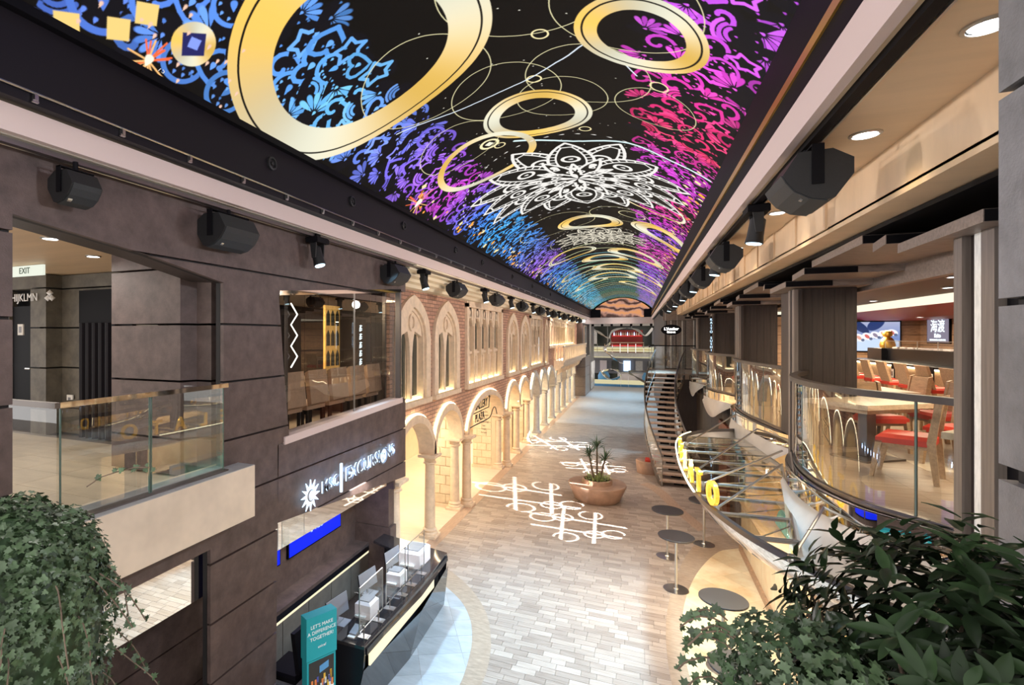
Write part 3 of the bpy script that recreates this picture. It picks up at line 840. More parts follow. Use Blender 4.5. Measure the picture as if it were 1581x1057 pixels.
# =================================================================== LEFT DARK WALL
wl = frame('wall_left', 'dark brown panelled wall on the left with balcony opening and corner window', (-4.26, 5, 0))
ZJ = [0, .57, 1.22, 1.87, 2.52, 3.17, 3.82, 4.48, 5.13, 5.77, 6.42]
def panels(poly, th=.05, g=.012, m='dark_panel', parent=wl, x=-4.26, backing=True):
    for a, bb in zip(ZJ, ZJ[1:]):
        q = clip(clip(poly, 1, a + g, False), 1, bb - g, True)
        if len(q) >= 3 and area2(q) > .003:
            MB().prism(q, YZ, x - th, x).build('wall_panel', m, parent)
    if backing:
        MB().prism(poly, YZ, x - .11, x - th + .004).build('wall_backing', 'joint_black', parent)
panels([(-1, 0), (2.3, 0), (2.3, 6.42), (-1, 6.42)])
panels([(2.3, 5.90), (3.46, 5.76), (4.39, 5.59), (4.39, 6.42), (2.3, 6.42)])
panels([(4.39, 2.69), (5.32, 2.62), (5.34, 3.6), (5.56, 3.62), (5.44, 4.6), (5.34, 5.56), (5.34, 6.42), (4.39, 6.42)])
panels([(5.34, 5.56), (8.96, 5.87), (9.23, 5.87), (9.23, 6.42), (5.34, 6.42)])
panels([(5.32, 2.60), (9.23, 2.21), (9.23, 3.76), (9.2, 3.74), (5.50, 3.60), (5.32, 3.60)])
panels([(4.20, 0), (5.28, 0), (5.32, 2.62), (4.39, 2.69), (4.20, 2.69)])
panels([(2.3, 2.69), (4.39, 2.69), (4.39, 3.35), (2.3, 3.35)])
for a, bb in zip(ZJ[:4], ZJ[1:5]):
    MB().box(-5.3, -5.2, -1, 5.2, a + .01, min(bb, 2.66) - .01).build('wall_panel', 'dark_panel', wl)
MB().box(-5.6, -5.3, -1, 5.2, 0, 2.7).build('wall_backing', 'joint_black', wl); MB().box(-5.3, -4.64, -1, 4.4, 2.66, 2.7).build('recess_soffit', 'joint_black', wl)
# opening reveals
rv = MB(); rv.add([(-4.26, 2.3, 5.90), (-4.26, 3.46, 5.76), (-4.26, 4.39, 5.59), (-4.75, 4.39, 5.62), (-4.75, 3.46, 5.79), (-4.75, 2.3, 5.93)], [(0, 1, 4, 5), (1, 2, 3, 4)])
rv.build('lintel_soffit', 'wood_dark', wl)
# balcony pier behind the opening
pr = frame('wall_lobby', 'dark panelled walls of the lobby behind the balcony', (-6, 5, 3.4))
for a, bb in zip(ZJ[4:], ZJ[5:]):
    a2, b2 = max(a, 3.4), min(bb, 6.0)
    if b2 - a2 > .05:
        MB().prism([(-5.92, 4.27), (-5.55, 5.62), (-4.5, 5.62), (-4.5, 4.45), (-4.72, 4.45), (-4.78, 4.27)], lambda u, v, w_: (u, v, w_), a2 + .012, b2 - .012).build('wall_panel', 'dark_panel', pr)
        MB().box(-7.35, -6.55, 5.45, 5.6, a2 + .012, b2 - .012).build('wall_panel', 'olive_panel', pr) if a2 < 5.7 else None
        MB().box(-9.15, -8.75, 5.2, 5.6, a2 + .012, b2 - .012).build('wall_panel', 'olive_panel', pr)
        MB().box(-8.75, -7.35, 5.45, 5.6, a2 + .012, b2 - .012).build('wall_panel', 'olive_panel', pr)
        MB().box(-10.2, -9.15, 5.3, 5.45, a2 + .012, b2 - .012).build('wall_panel', 'olive_panel', pr) if a2 > 5.4 or a2 < 0 else None
        MB().box(-11.2, -9.95, 5.32, 5.45, a2 + .012, b2 - .012).build('wall_panel', 'olive_panel', pr)
MB().box(-12, -5.2, 5.62, 5.75, 3.4, 6.4).build('wall_backing', 'joint_black', pr)
MB().box(-12, -4.5, -1, 5.7, 6.0, 6.06).build('lobby_ceiling', 'soffit_cream', pr)
lf = MB().box(-12, -4.46, -1, 5.7, 3.2, 3.37).build('floor_lobby', 'floor_joint'); struct(lf, 'floor of the upper lobby behind the balcony')
for i in range(9):
    for j in range(12):
        x0 = -10.4 + i * .7; y0 = -.2 + j * .45 + (.0)
        MB().box(x0 + .003, min(x0 + .697, -4.46), y0 + .003, y0 + .447, 3.37, 3.385).build('floor_tile', 'lobby_tile', lf)
# doors of the lobby
dr = frame('door_1', 'black door with a steel handle at the far left of the lobby', (-9.6, 5.4, 3.4))
MB().box(-9.92, -9.18, 5.36, 5.42, 3.4, 5.5).build('door_leaf', 'matte_black', dr); MB().tube([(-9.30, 5.33, 4.45), (-9.30, 5.28, 4.45), (-9.42, 5.28, 4.45)], .018, 8).build('door_handle', 'chrome', dr)
dr = frame('door_2', 'tall black ribbed doorway beside the dark panels', (-7.7, 5.4, 3.4))
MB().box(-8.22, -7.0, 5.38, 5.44, 3.4, 5.72).build('door_recess', 'matte_black', dr)
for i in range(6): MB().tube([(-8.1 + i * .15, 5.36, 3.4), (-8.1 + i * .15, 5.36, 5.2)], .05, 8).build('door_rib', 'frieze_black', dr)
# =================================================================== BALCONY ON THE LEFT
sl = MB().prism([(-4.46, 3.53), (-4.02, 3.53), (-4.02, 2.95), (-4.46, 2.95)], XZ, -1, 4.62).build('balcony_ledge', 'plaster_cream')
tag(sl, 'cream plastered ledge that carries the glass balustrade on the left', 'ledge', kind='structure')
MB().box(-4.20, -4.10, 2.5, 4.30, 3.53, 3.55).build('glass_channel', 'dark_steel', sl)
MB().box(-4.40, -4.02, -1, 4.615, 3.53, 3.536).build('stone_cap', 'marble_pale', sl)
gb = thing('glass_balustrade', 'clear glass balustrade with flat metal handrail on the cream ledge', 'balustrade', (-4.15, 3.4, 3.55))
for a, b_ in ((2.57, 3.36), (3.38, 4.27)):
    MB().box(-4.156, -4.144, a, b_, 3.55, 4.44).build('glass_panel', 'glass_rail', gb)
for a in (2.57, 3.36, 3.38, 4.27):
    MB().box(-4.158, -4.142, a - .004, a + .004, 3.55, 4.44).build('panel_edge', 'glass_edge', gb)
MB().box(-4.72, -4.15, 4.265, 4.277, 3.55, 4.44).build('glass_panel', 'glass_rail', gb)
MB().box(-5.1, -4.16, 2.55, 2.562, 3.42, 4.44).build('glass_panel', 'glass_rail', gb)
MB().box(-5.08, -5.06, 2.54, 2.575, 3.42, 4.44).build('panel_edge', 'glass_edge', gb)
hr = MB(); hr.box(-4.20, -4.10, 2.54, 4.30, 4.44, 4.485); hr.build('handrail', 'chrome', gb); MB().box(-5.12, -4.098, 2.50, 2.54, 4.44, 4.485).build('handrail', 'dark_steel', gb)
# lobby signs
s = thing('exit_sign', 'small lit white EXIT sign under the lobby ceiling', 'sign', (-7.9, 4.4, 5.85))
MB().box(-8.55, -7.55, 4.45, 4.48, 5.84, 5.985).build('sign_box', 'exit_white', s); text('sign_text', 'EXIT', .12, (-7.95, 4.44, 5.91), (1, 0, 0), (0, 0, 1), 'exit_green', s, .002)
s = thing('deck_sign', 'row of pale letters on the dark header above the lobby door', 'sign', (-9.0, 5.2, 5.7))
text('sign_text', 'GHIJKLMN', .18, (-9.35, 5.18, 5.62), (1, 0, 0), (0, 0, 1), 'text_white', s, .004)
mb = MB()
for dx, dz in ((-.05, 0), (.05, 0), (0, .08)): mb.lathe([(.001, -.05), (.05, 0), (.001, .05)], (-8.62 + dx, 5.18, 5.60 + dz), 8)
mb.build('spade_mark', 'text_white', s)
for x, z, l in ((-9.35, 5.1, 'small pale notice plate on the wall beside the lobby door'), (-8.5, 3.95, 'small white wall socket low on the olive lobby wall')):
    o = thing('wall_plate', l, 'plate', (x, 5.3, z)); yy = 5.18 if x < -8.8 else 5.43
    MB().box(x - .07, x + .07, yy - .02, yy, z - .09, z + .09).build('plate', 'cloth_white', o); MB().box(x - .03, x + .03, yy - .026, yy - .02, z - .05, z + .05).build('inset', 'device_grey', o)
def downlight(x, y, z, label, r=.07, lens='lens_white', group=None):
    o = thing('downlight', label, 'lamp', (x, y, z), group)
    rim = MB().lathe([(r * 1.25, 0), (r * 1.25, -.008), (r, -.012), (r, 0)], (x, y, z), 20).build('rim', 'steel', o)
    MB().lathe([(r * .92, -.002), (r * .8, -.009), (.001, -.009)], (x, y, z), 20).build('lens', lens, rim)
    return o
for i, (x, y) in enumerate(((-5.25, 2.55), (-5.55, 3.34), (-6.3, 4.3), (-5.7, 4.05))):
    downlight(x, y, 6.0, f'recessed downlight in the lobby ceiling behind the balcony, {ORD[i]} of four', .07)

# =================================================================== CORNER WINDOW
wf = frame('window_1', 'big corner window in the dark wall with dining chairs behind it', (-4.3, 7.2, 3.6))
MB().prism([(5.44, 3.58), (9.05, 3.70), (9.05, 3.80), (5.44, 3.68)], YZ, -4.5, -4.235).build('sill', 'fascia_white', wf)
MB().prism([(5.34, 5.52), (8.98, 5.84), (8.98, 5.90), (5.34, 5.58)], YZ, -4.5, -4.24).build('head_trim', 'chrome', wf)
MB().box(-4.34, -4.24, 8.93, 8.99, 3.72, 5.86).build('corner_post', 'dark_steel', wf); MB().box(-4.62, -4.56, 8.93, 8.99, 3.72, 5.86).build('corner_post', 'dark_steel', wf)
zt = lambda y: 5.53 + (y - 5.34) * .0879; zb = lambda y: 3.66 + (y - 5.44) * .0333
ed = [5.42, 6.02, 6.62, 7.40, 8.15, 8.93]
for a, b_ in zip(ed, ed[1:]):
    MB().prism([(a + .004, zb(a)), (b_ - .004, zb(b_)), (b_ - .004, zt(b_)), (a + .004, zt(a))], YZ, -4.36, -4.35).build('pane', 'glass_window', wf)
MB().box(-4.62, -4.36, 8.955, 8.965, 3.78, 5.84).build('pane', 'glass_window', wf)
MB().box(-4.365, -4.345, 7.385, 7.415, 3.74, 5.7).build('mullion', 'steel', wf)
# room behind
rm = frame('wall_dining_room', 'dark shell of the dining room behind the corner window', (-6, 7.2, 3.4))
MB().box(-7.2, -7.1, 5.65, 9.3, 3.3, 6.1).build('back_wall', 'wood_dark', rm); MB().box(-7.2, -4.5, 5.76, 5.84, 3.3, 6.1).build('side_wall', 'wood_dark', rm)
MB().box(-7.2, -4.5, 5.7, 9.3, 5.95, 6.05).build('room_ceiling', 'rest_ceiling', rm); MB().box(-7.2, -4.36, 5.7, 9.25, 3.28, 3.4).build('room_floor', 'deck_floor', rm)
MB().box(-7.1, -4.75, 9.25, 9.3, 3.4, 5.95).build('end_wall', 'wood_dark', rm)
zz = thing('zigzag_light', 'white zigzag neon line glowing behind the corner window', 'lamp', (-4.9, 5.9, 4.9))
pts = [(-4.95, 6.50 + (.16 if i % 2 else 0), 5.50 - i * .165) for i in range(7)]
MB().tube(pts, .010, 6).build('neon_tube', 'neon_white', zz); MB().tube([(-5.1, q[1], q[2]) for q in pts], .008, 6).build('rear_tube', 'device_grey', zz)
gp = thing('tower_reflection', 'tall golden panel standing in for the gothic tower reflected in the corner window', 'picture', (-5.68, 8.75, 4.7))  # reflected tower built as an added, faintly glowing panel inside the room
mat('tower_gold', (.80, .47, .12), .5, var=.2, scale=9, emit=(1, .6, .15), es=.06)
MB().box(-5.70, -5.65, 8.5, 9.02, 3.9, 5.6).build('gold_board', 'tower_gold', gp)
mb = MB()
for i in range(3):
    for j in range(4):
        yy = 8.53 + i * .165; z0 = 4.0 + j * .4
        mb.prism([(yy, z0), (yy + .11, z0), (yy + .11, z0 + .22), (yy + .055, z0 + .31), (yy, z0 + .22)], YZ, -5.65, -5.635)
mb.build('arch_relief', 'pane_dark', gp, kind='stuff')
gs = thing('neon_characters', 'vertical cold white neon sign glowing behind the corner window', 'sign', (-5.2, 9.1, 4.8))
mb = MB()
for i in range(5):
    z0 = 5.15 - i * .17
    for a, b_ in (((-.05, .05), (.05, .05)), ((-.05, 0), (.05, 0)), ((0, .07), (0, -.06)), ((-.05, -.06), (.05, -.03)), ((-.03, .03), (-.05, -.05))):
        mb.tube([(-5.2, 9.1 + a[0], z0 + a[1]), (-5.2, 9.1 + b_[0], z0 + b_[1])], .007, 4)
mb.build('neon_strokes', 'sign_ice', gs)
# bar chairs with upholstered backs, along the window
def back_chair(loc, label, group):
    x, y, z = loc
    o = thing('dining_chair', label, 'chair', loc, group)
    MB().obox((x, y, z + .78), (.035, 0, .02), (0, .25, 0), (-.03, 0, .26)).build('backrest', 'chair_tan', o)
    MB().bbox(x - .48, x - .02, y - .25, y + .25, z + .44, z + .54, .02).build('seat', 'chair_tan', o)
    for dx in (-.43, -.05):
        for dy in (-.2, .2): MB().box(x + dx - .02, x + dx + .02, y + dy - .02, y + dy + .02, z, z + .44).build('leg', 'matte_black', o)
    return o
c0 = back_chair((-4.72, 6.25, 3.4), 'tan upholstered chair seen from behind in the corner window, nearest of five', 'chairs behind the corner window')
for i in range(1, 5):
    dup(c0, (-4.72, 6.25 + i * .62, 3.4), f'tan upholstered chair seen from behind in the corner window, {ORD[i]} of five', group='chairs behind the corner window')
tb = thing('dining_table', 'long dark red table behind the tan chairs in the corner window', 'table', (-6.2, 7.5, 3.4))
MB().bbox(-6.65, -5.8, 6.0, 8.9, 4.12, 4.17, .01).build('tabletop', 'wood_wall', tb)
for yy in (6.2, 8.7): MB().box(-6.3, -6.15, yy - .06, yy + .06, 3.4, 4.12).build('leg', 'matte_black', tb)

# =================================================================== MIRROR BANDS AND FRONT DESK
mr = MB().box(-4.52, -4.48, 5.25, 9.2, 2.10, 2.66).build('mirror_fascia', 'mirror'); tag(mr, 'mirrored band above the excursions desk reflecting the stone floor', 'mirror', kind='structure')
mr = MB().box(-4.44, -4.40, 1.9, 4.24, 2.14, 2.68).build('mirror_fascia', 'mirror'); tag(mr, 'mirrored band under the cream ledge reflecting the floor', 'mirror', kind='structure')
dz = frame('wall_desk', 'brown walls of the recess behind the excursions desk', (-5.2, 7.4, 0))
MB().box(-5.45, -5.3, 5.0, 9.3, 0, 2.7).build('back_wall', 'dark_panel', dz)
MB().box(-5.3, -4.55, 9.06, 9.3, 1.22, 2.6).build('end_panel', 'dark_panel', dz); MB().box(-5.3, -4.5, 9.04, 9.3, 0.012, 1.21).build('end_panel', 'dark_panel', dz)
MB().box(-5.3, -4.4, 8.99, 9.05, 2.0, 2.3).build('end_lintel', 'dark_panel', dz)
MB().box(-5.45, -4.4, 4.8, 9.3, 2.62, 2.7).build('recess_ceiling', 'soffit_grey', dz)
MB().box(-5.3, -4.98, 5.0, 9.05, .80, .86).build('ledge', 'dark_panel', dz)
MB().box(-5.02, -4.98, 5.0, 9.05, .70, .80).build('ledge_front', 'rest_black', dz)
MB().box(-5.01, -4.985, 5.0, 9.05, .655, .695).build('light_line', 'glow_slot', dz)
for i in range(6): MB().box(-5.03, -4.99, 5.02 + i * .67, 5.675 + i * .67, .03, .65).build('lower_panel', 'desk_panel', dz)
for i, (a, b_) in enumerate(((5.05, 6.62), (6.86, 8.42))):
    s = thing('wall_display', ('bright blue wall display on the left, mostly hidden by the wall', 'bright blue wall display with a white mark behind the desk')[i], 'screen', (-5.28, (a + b_) / 2, 1.8))
    bz = MB().box(-5.30, -5.26, a - .02, b_ + .02, 1.345, 2.32).build('bezel', 'matte_black', s); MB().box(-5.26, -5.255, a, b_, 1.365, 2.30).build('picture', 'screen_blue', bz)
    yc = (a + b_) / 2
    mb = MB(); mb.bbox(-5.254, -5.252, yc - .2, yc + .2, 1.80, 2.02, .001); mb.build('white_mark', 'screen_mark', s)
    text('caption', 'MSC', .12, (-5.25, yc + .06, 1.62), (0, 1, 0), (0, 0, 1), 'screen_mark', s, .001)
    MB().prism([(yc - .16 + .05 * math.cos(k * PI / 8) * (1 if k % 2 else .5), 1.62 + .05 * math.sin(k * PI / 8) * (1 if k % 2 else .5)) for k in range(16)], YZ, -5.253, -5.25).build('sun_mark', 'screen_mark', s)
# carpet behind the desk
MB().box(-5.3, -3.6, 4.9, 9.1, 0, .006).build('desk_carpet', 'carpet_dark', fl)
# counter: faceted black glass
dk = thing('reception_desk', 'faceted black glass reception desk with a cream light slot', 'desk', (-3.6, 7.2, 0))
top = [(-3.62, 5.62), (-3.16, 5.62), (-3.12, 7.3), (-3.17, 8.65), (-4.62, 9.31), (-4.64, 8.70), (-3.72, 8.25), (-3.66, 7.2)]
MB().prism([(-3.62, 5.62), (-3.16, 5.62), (-3.12, 7.3), (-3.66, 7.2)], XY, 1.06, 1.10).build('worktop', 'counter_black', dk)
MB().prism([(-3.66, 7.203), (-3.12, 7.303), (-3.17, 8.65), (-3.72, 8.25)], XY, 1.06, 1.10).build('worktop', 'counter_black', dk)
MB().prism([(-3.72, 8.253), (-3.17, 8.653), (-4.62, 9.0), (-4.64, 8.60)], XY, 1.06, 1.10).build('worktop', 'counter_black', dk)
f = MB()
y0, y1 = 5.62, 8.65
f.add([(-3.16, y0, 1.06), (-3.12, 7.3, 1.06), (-3.17, y1, 1.06), (-3.16, y0, .98), (-3.09, 7.3, .97), (-3.15, y1, .97)], [(0, 3, 4, 1), (1, 4, 5, 2)])
f.build('upper_front', 'counter_black', dk)
f = MB(); f.add([(-3.17, y0, .80), (-3.05, 7.2, .80), (-3.17, 8.72, .85), (-3.36, y0, 0.02), (-3.25, 7.2, .02), (-3.32, 8.90, .02), (-3.17, 8.72, 1.0), (-3.3, 9.0, .3)],
      [(0, 3, 4, 1), (1, 4, 5, 2)]); f.build('lower_front', 'counter_black', dk)
f = MB(); f.prism([(-3.60, 1.06), (-3.16, 1.06), (-3.18, .8), (-3.36, .02), (-3.60, .02)], XZ, 5.62, 5.66); f.build('near_end', 'rest_black', dk)
f = MB(); f.add([(-3.17, 8.65, 1.06), (-4.62, 9.0, 1.06), (-3.32, 8.90, .02), (-4.6, 9.02, .02)], [(0, 2, 3, 1)]); f.build('far_end', 'counter_black', dk)
MB().prism([(5.69, .84), (7.3, .83), (7.88, .84), (7.88, .97), (7.3, .965), (5.69, .98)], YZ, -3.14, -3.115).build('light_slot', 'glow_slot', dk)
MB().box(-3.62, -3.14, 5.66, 8.6, .98, 1.06).build('carcass', 'rest_black', dk)
MB().prism([(-3.66, 5.66), (-3.36, 5.66), (-3.32, 8.6), (-3.72, 8.25)], XY, .02, .98).build('carcass', 'rest_black', dk)
# clear screens
for i, (a, b_) in enumerate(((5.70, 6.35), (6.45, 7.10), (7.20, 7.85))):
    s = thing('sneeze_guard', f'clear acrylic screen standing on the black desk, {ORD[i]} to the camera', 'screen', (-3.28, (a + b_) / 2, 1.10))
    MB().box(-3.285, -3.277, a, b_, 1.20, 1.78).build('acrylic_sheet', 'glass_clear', s)
    ee = MB()
    for q in ((a, a + .008, 1.20, 1.78), (b_ - .008, b_, 1.20, 1.78), (a, b_, 1.772, 1.78), (a, b_, 1.20, 1.208)): ee.box(-3.287, -3.275, *q)
    ee.build('bright_edge', 'steel', s)
    MB().box(-3.42, -3.281, a + .02, a + .028, 1.20, 1.70).build('side_sheet', 'glass_clear', s)
    for yy in (a + .12, b_ - .12):
        mb = MB(); mb.box(-3.288, -3.274, yy - .008, yy + .008, 1.10, 1.24); mb.box(-3.36, -3.20, yy - .05, yy + .05, 1.10, 1.108); mb.build('foot', 'steel', s)
def printer(x, y, label, sx=.19, sy=.24, h=.26):
    o = thing('printer', label, 'printer', (x, y, 1.10))
    bd = MB().bbox(x - sx, x + sx, y - sy, y + sy, 1.10, 1.10 + h, .03).build('body', 'device_white', o)
    MB().box(x - sx * .7, x + sx * .7, y - sy * .7, y + sy * .7, 1.10 + h, 1.115 + h).build('scanner_lid', 'device_grey', bd)
    MB().box(x - sx * .8, x + sx * .5, y - sy - .05, y - sy, 1.14, 1.16).build('paper_tray', 'cloth_white', bd)
    return o
printer(-3.55, 8.08, 'large white printer at the far end of the black desk')
printer(-3.52, 7.30, 'white receipt printer on the middle of the desk', .12, .13, .2)
printer(-3.50, 6.30, 'white receipt printer near the camera end of the desk', .12, .13, .22)
for i, y in enumerate((6.0, 6.85, 7.7)):
    o = thing('monitor', f'thin black computer monitor behind the desk screens, {ORD[i]} to the camera', 'monitor', (-3.79, y, 1.1))
    MB().obox((-3.80, y, 1.30), (.010, 0, .0), (.03, .20, 0), (-.02, 0, .12)).build('display', 'matte_black', o); MB().obox((-3.79, y, 1.30), (.004, 0, .0), (.03, .205, 0), (-.02, 0, .125)).build('back_cover', 'device_grey', o)
    mb = MB(); mb.box(-3.84, -3.74, y - .08, y + .08, 1.10, 1.112); mb.box(-3.81, -3.79, y - .02, y + .02, 1.11, 1.24); mb.box(-3.84, -3.62, y - .1, y + .1, 1.07, 1.10); mb.build('stand', 'device_grey', o)
o = thing('card_terminal', 'small white card terminal by the near monitor', 'terminal', (-3.42, 5.85, 1.1))
MB().obox((-3.42, 5.85, 1.13), (.05, 0, 0), (0, .08, .02), (0, -.005, .025)).build('body', 'device_grey', o); MB().box(-3.47, -3.37, 5.72, 5.79, 1.10, 1.115).build('paper', 'cloth_white', o)
o = thing('office_chair', 'dark office chair pushed against the low ledge behind the teal stand', 'chair', (-4.35, 5.75, 0))
MB().bbox(-4.6, -4.12, 5.5, 5.98, .44, .53, .03).build('seat', 'matte_black', o); MB().obox((-4.15, 5.75, .82), (.03, 0, 0), (0, .22, 0), (-.04, 0, .26)).build('backrest', 'matte_black', o)
MB().tube([(-4.36, 5.74, .08), (-4.36, 5.74, .45)], .03, 8).build('post', 'chrome', o)
mb = MB()
for k in range(5): mb.tube([(-4.36, 5.74, .09), (-4.36 + .26 * math.cos(k * 1.257), 5.74 + .26 * math.sin(k * 1.257), .04)], .018, 6)
mb.build('star_base', 'device_grey', o)
# teal charity stand, two boxes turned 27 degrees
ps = thing('charity_stand', 'teal box stand with LETS MAKE A DIFFERENCE TOGETHER lettering and crowd photo', 'stand', (-3.42, 5.0, 0))
dx, dy = .45, .893; nx, ny = .893, -.45
def sbox(c, L, T, z0, z1, nm, m, parent=ps): return MB().obox((c[0], c[1], (z0 + z1) / 2), (dx * L, dy * L, 0), (nx * T, ny * T, 0), (0, 0, (z1 - z0) / 2)).build(nm, m, parent)
pc = (-3.50, 5.13)
sbox(pc, .20, .07, 1.22, 1.72, 'upper_box', 'teal'); sbox(pc, .19, .06, .72, 1.21, 'lower_box', 'teal'); sbox(pc, .205, .09, .02, .71, 'plinth_box', 'teal')
fx = lambda t, q=.0: (pc[0] + dx * t + nx * (.071 + q), pc[1] + dy * t + ny * (.071 + q))
for i, (tx, z, sz) in enumerate((("LET'S MAKE", 1.60, .058), ('A DIFFERENCE', 1.53, .058), ('TOGETHER!', 1.46, .058), ('unicef', 1.35, .045))):
    q = fx(.0); text('lettering', tx, sz, (q[0], q[1], z), (dx, dy, 0), (0, 0, 1), 'poster_white', ps, .001)
sbox((fx(0, -.01)[0], fx(0, -.01)[1]), .165, .003, .80, 1.19, 'photo_board', 'text_black')
rr = random.Random(4)
cols = [('fig_red', (.5, .05, .04)), ('fig_yellow', (.75, .45, .05)), ('fig_white', (.75, .75, .75)), ('fig_blue', (.06, .08, .3)), ('fig_orange', (.7, .22, .06))]
for nm, cc in cols: mat(nm, cc, .6)
for k, (nm, cc) in enumerate(cols):
    mb = MB()
    for j in range(4):
        t = rr.uniform(-.14, .14); z = rr.uniform(.84, 1.0); q = fx(t, -.004)
        mb.obox((q[0], q[1], z), (dx * .012, dy * .012, 0), (nx * .002, ny * .002, 0), (0, 0, rr.uniform(.03, .055)))
    mb.build('printed_figures', nm, ps, kind='stuff')
mat('banner_blue', (.10, .30, .55), .6)
q = fx(.03, -.004); MB().obox((q[0], q[1], 1.09), (dx * .06, dy * .06, .015), (nx * .002, ny * .002, 0), (0, 0, .04)).build('printed_banner', 'banner_blue', ps)
q = fx(0, -.005); MB().obox((q[0], q[1], .825), (dx * .16, dy * .16, 0), (nx * .002, ny * .002, 0), (0, 0, .012)).build('printed_strip', 'poster_white', ps)
# the illuminated sign on the wall
sg = thing('excursions_sign', 'halo lit MSC EXCURSIONS lettering with sun emblem on the dark wall', 'sign', (-4.2, 7.3, 2.85))
def sgz(y): return 2.785 + (y - 5.95) * .036
def letters(tx, y, size, nm='letters', al='CENTER'):
    text(nm, tx, size, (-4.190, y, sgz(y)), (0, 1, .036), (0, 0, 1), 'text_dark', sg, .005, al, .004)
    text(nm + '_halo', tx, size, (-4.210, y, sgz(y)), (0, 1, .036), (0, 0, 1), 'glow_cold', sg, .008, al, .001)
letters('MSC', 6.46, .24); letters('EXCURSI', 7.47, .30); letters('NS', 8.42, .30)
mb = MB(); mb.box(-4.22, -4.19, 6.74, 6.775, 2.60, 3.04); mb.build('divider_bar', 'glow_cold', sg)
yo = 8.13
for nm, m_, x_, r0, r1_ in (('globe_ring', 'text_dark', -4.17, .125, .15), ('globe_face', 'glow_cold', -4.20, .0, .125)):
    pts = [(yo + r1_ * math.cos(k * PI / 14), sgz(yo) + r1_ * math.sin(k * PI / 14)) for k in range(28)]
    if r0 == 0: MB().prism(pts, YZ, x_ - .01, x_).build(nm, m_, sg)
    else:
        pi_ = [(yo + r0 * math.cos(k * PI / 14), sgz(yo) + r0 * math.sin(k * PI / 14)) for k in range(28)]
        mb = MB(); mb.add([(x_, a, b_) for a, b_ in pts] + [(x_, a, b_) for a, b_ in pi_] + [(x_ - .02, a, b_) for a, b_ in pts] + [(x_ - .02, a, b_) for a, b_ in pi_],
                          [(k, (k + 1) % 28, 28 + (k + 1) % 28, 28 + k) for k in range(28)] + [(k, 56 + k, 56 + (k + 1) % 28, (k + 1) % 28) for k in range(28)] + [(28 + k, 28 + (k + 1) % 28, 84 + (k + 1) % 28, 84 + k) for k in range(28)])
        mb.build(nm, m_, sg)
for k, pp in enumerate(([(-.06, .03), (0, .07), (.01, .02), (-.02, -.02)], [(-.02, -.03), (.03, -.02), (.02, -.09)], [(.03, .02), (.08, .05), (.07, 0)])):
    MB().prism([(yo + a, sgz(yo) + b_) for a, b_ in pp], YZ, -4.198, -4.19).build('continent', 'text_dark', sg)
ys_ = 5.94
st = [(ys_ + (.22 if k % 2 == 0 else .10) * math.cos(k * PI / 12), sgz(ys_) + (.22 if k % 2 == 0 else .10) * math.sin(k * PI / 12)) for k in range(24)]
MB().prism(st, YZ, -4.20, -4.185).build('sun_emblem', 'glow_cold', sg)
st = [(ys_ + .085 * math.cos(k * PI / 12), sgz(ys_) + .085 * math.sin(k * PI / 12)) for k in range(24)]
MB().prism(st, YZ, -4.184, -4.18).build('sun_face', 'text_dark', sg)
st = [(ys_ + .07 * math.cos(k * PI / 12), sgz(ys_) + .07 * math.sin(k * PI / 12)) for k in range(24)]
MB().prism(st, YZ, -4.179, -4.175).build('sun_face', 'poster_white', sg)
for i in range(6):
    yy = 6.1 + i * .5
    lamp('sign_halo', 'POINT', (-4.15, yy, sgz(yy) + .0), 2.2, (.35, .58, 1), size=.05)

# =================================================================== BRICK ARCADE
aw = frame('wall_arcade', 'brick arcade wall with stone arches and lancet windows', (-4.75, 20, 0))
XF = -4.75
ARCH = [(10.70, 1.10, 'round'), (12.97, 1.04, 'round'), (16.74, 2.12, 'round'), (20.66, 1.06, 'round'), (22.88, 1.05, 'round')]
GOTH = [(25.4, 1.0), (27.9, 1.0), (30.4, 1.25), (33.0, 1.0), (35.5, 1.25), (38.3, 1.2), (41.1, 1.2)]
ZS, RISE_A = 2.05, 1.13
def arch_z(y):
    for c, a, k in ARCH:
        t = abs(y - c) / a
        if t < 1: return ZS + (RISE_A - .17) * math.sqrt(1 - t * t)
    for c, a in GOTH:
        t = abs(y - c) / a
        if t < 1: return ZS + lancet(t) * 1.0
    return None
def lancet(t, e=.55):
    return math.sqrt(max(0, 1 - ((t + e) / (1 + e)) ** 2)) / math.sqrt(1 - (e / (1 + e)) ** 2)
LAN = [(10.62, .98), (12.85, .98), (20.62, 1.0), (23.02, 1.08), (28.75, .55)]
REC = [(14.52, 18.80, 3.50, 6.02), (24.25, 27.5, 3.55, 5.98), (29.7, 42.2, 4.4, 6.02)]
def win_int(y):
    for c, a in LAN:
        t = abs(y - c) / a
        if t < 1: return 3.50, 4.93 + lancet(t) * 1.0
    for a, b_, z0, z1 in REC:
        if a < y < b_: return z0, z1
    return None
cuts = set([9.24, 44.2] + [9.24 + i * .25 for i in range(140)])
for c, a, *_ in ARCH + GOTH + LAN:
    for k in range(-8, 9): cuts.add(round(c + a * math.sin(k * PI / 16), 4))
for a, b_, *_ in REC: cuts |= {a, b_}
cuts = sorted(c for c in cuts if 9.2 <= c <= 44.2)
mb = MB()
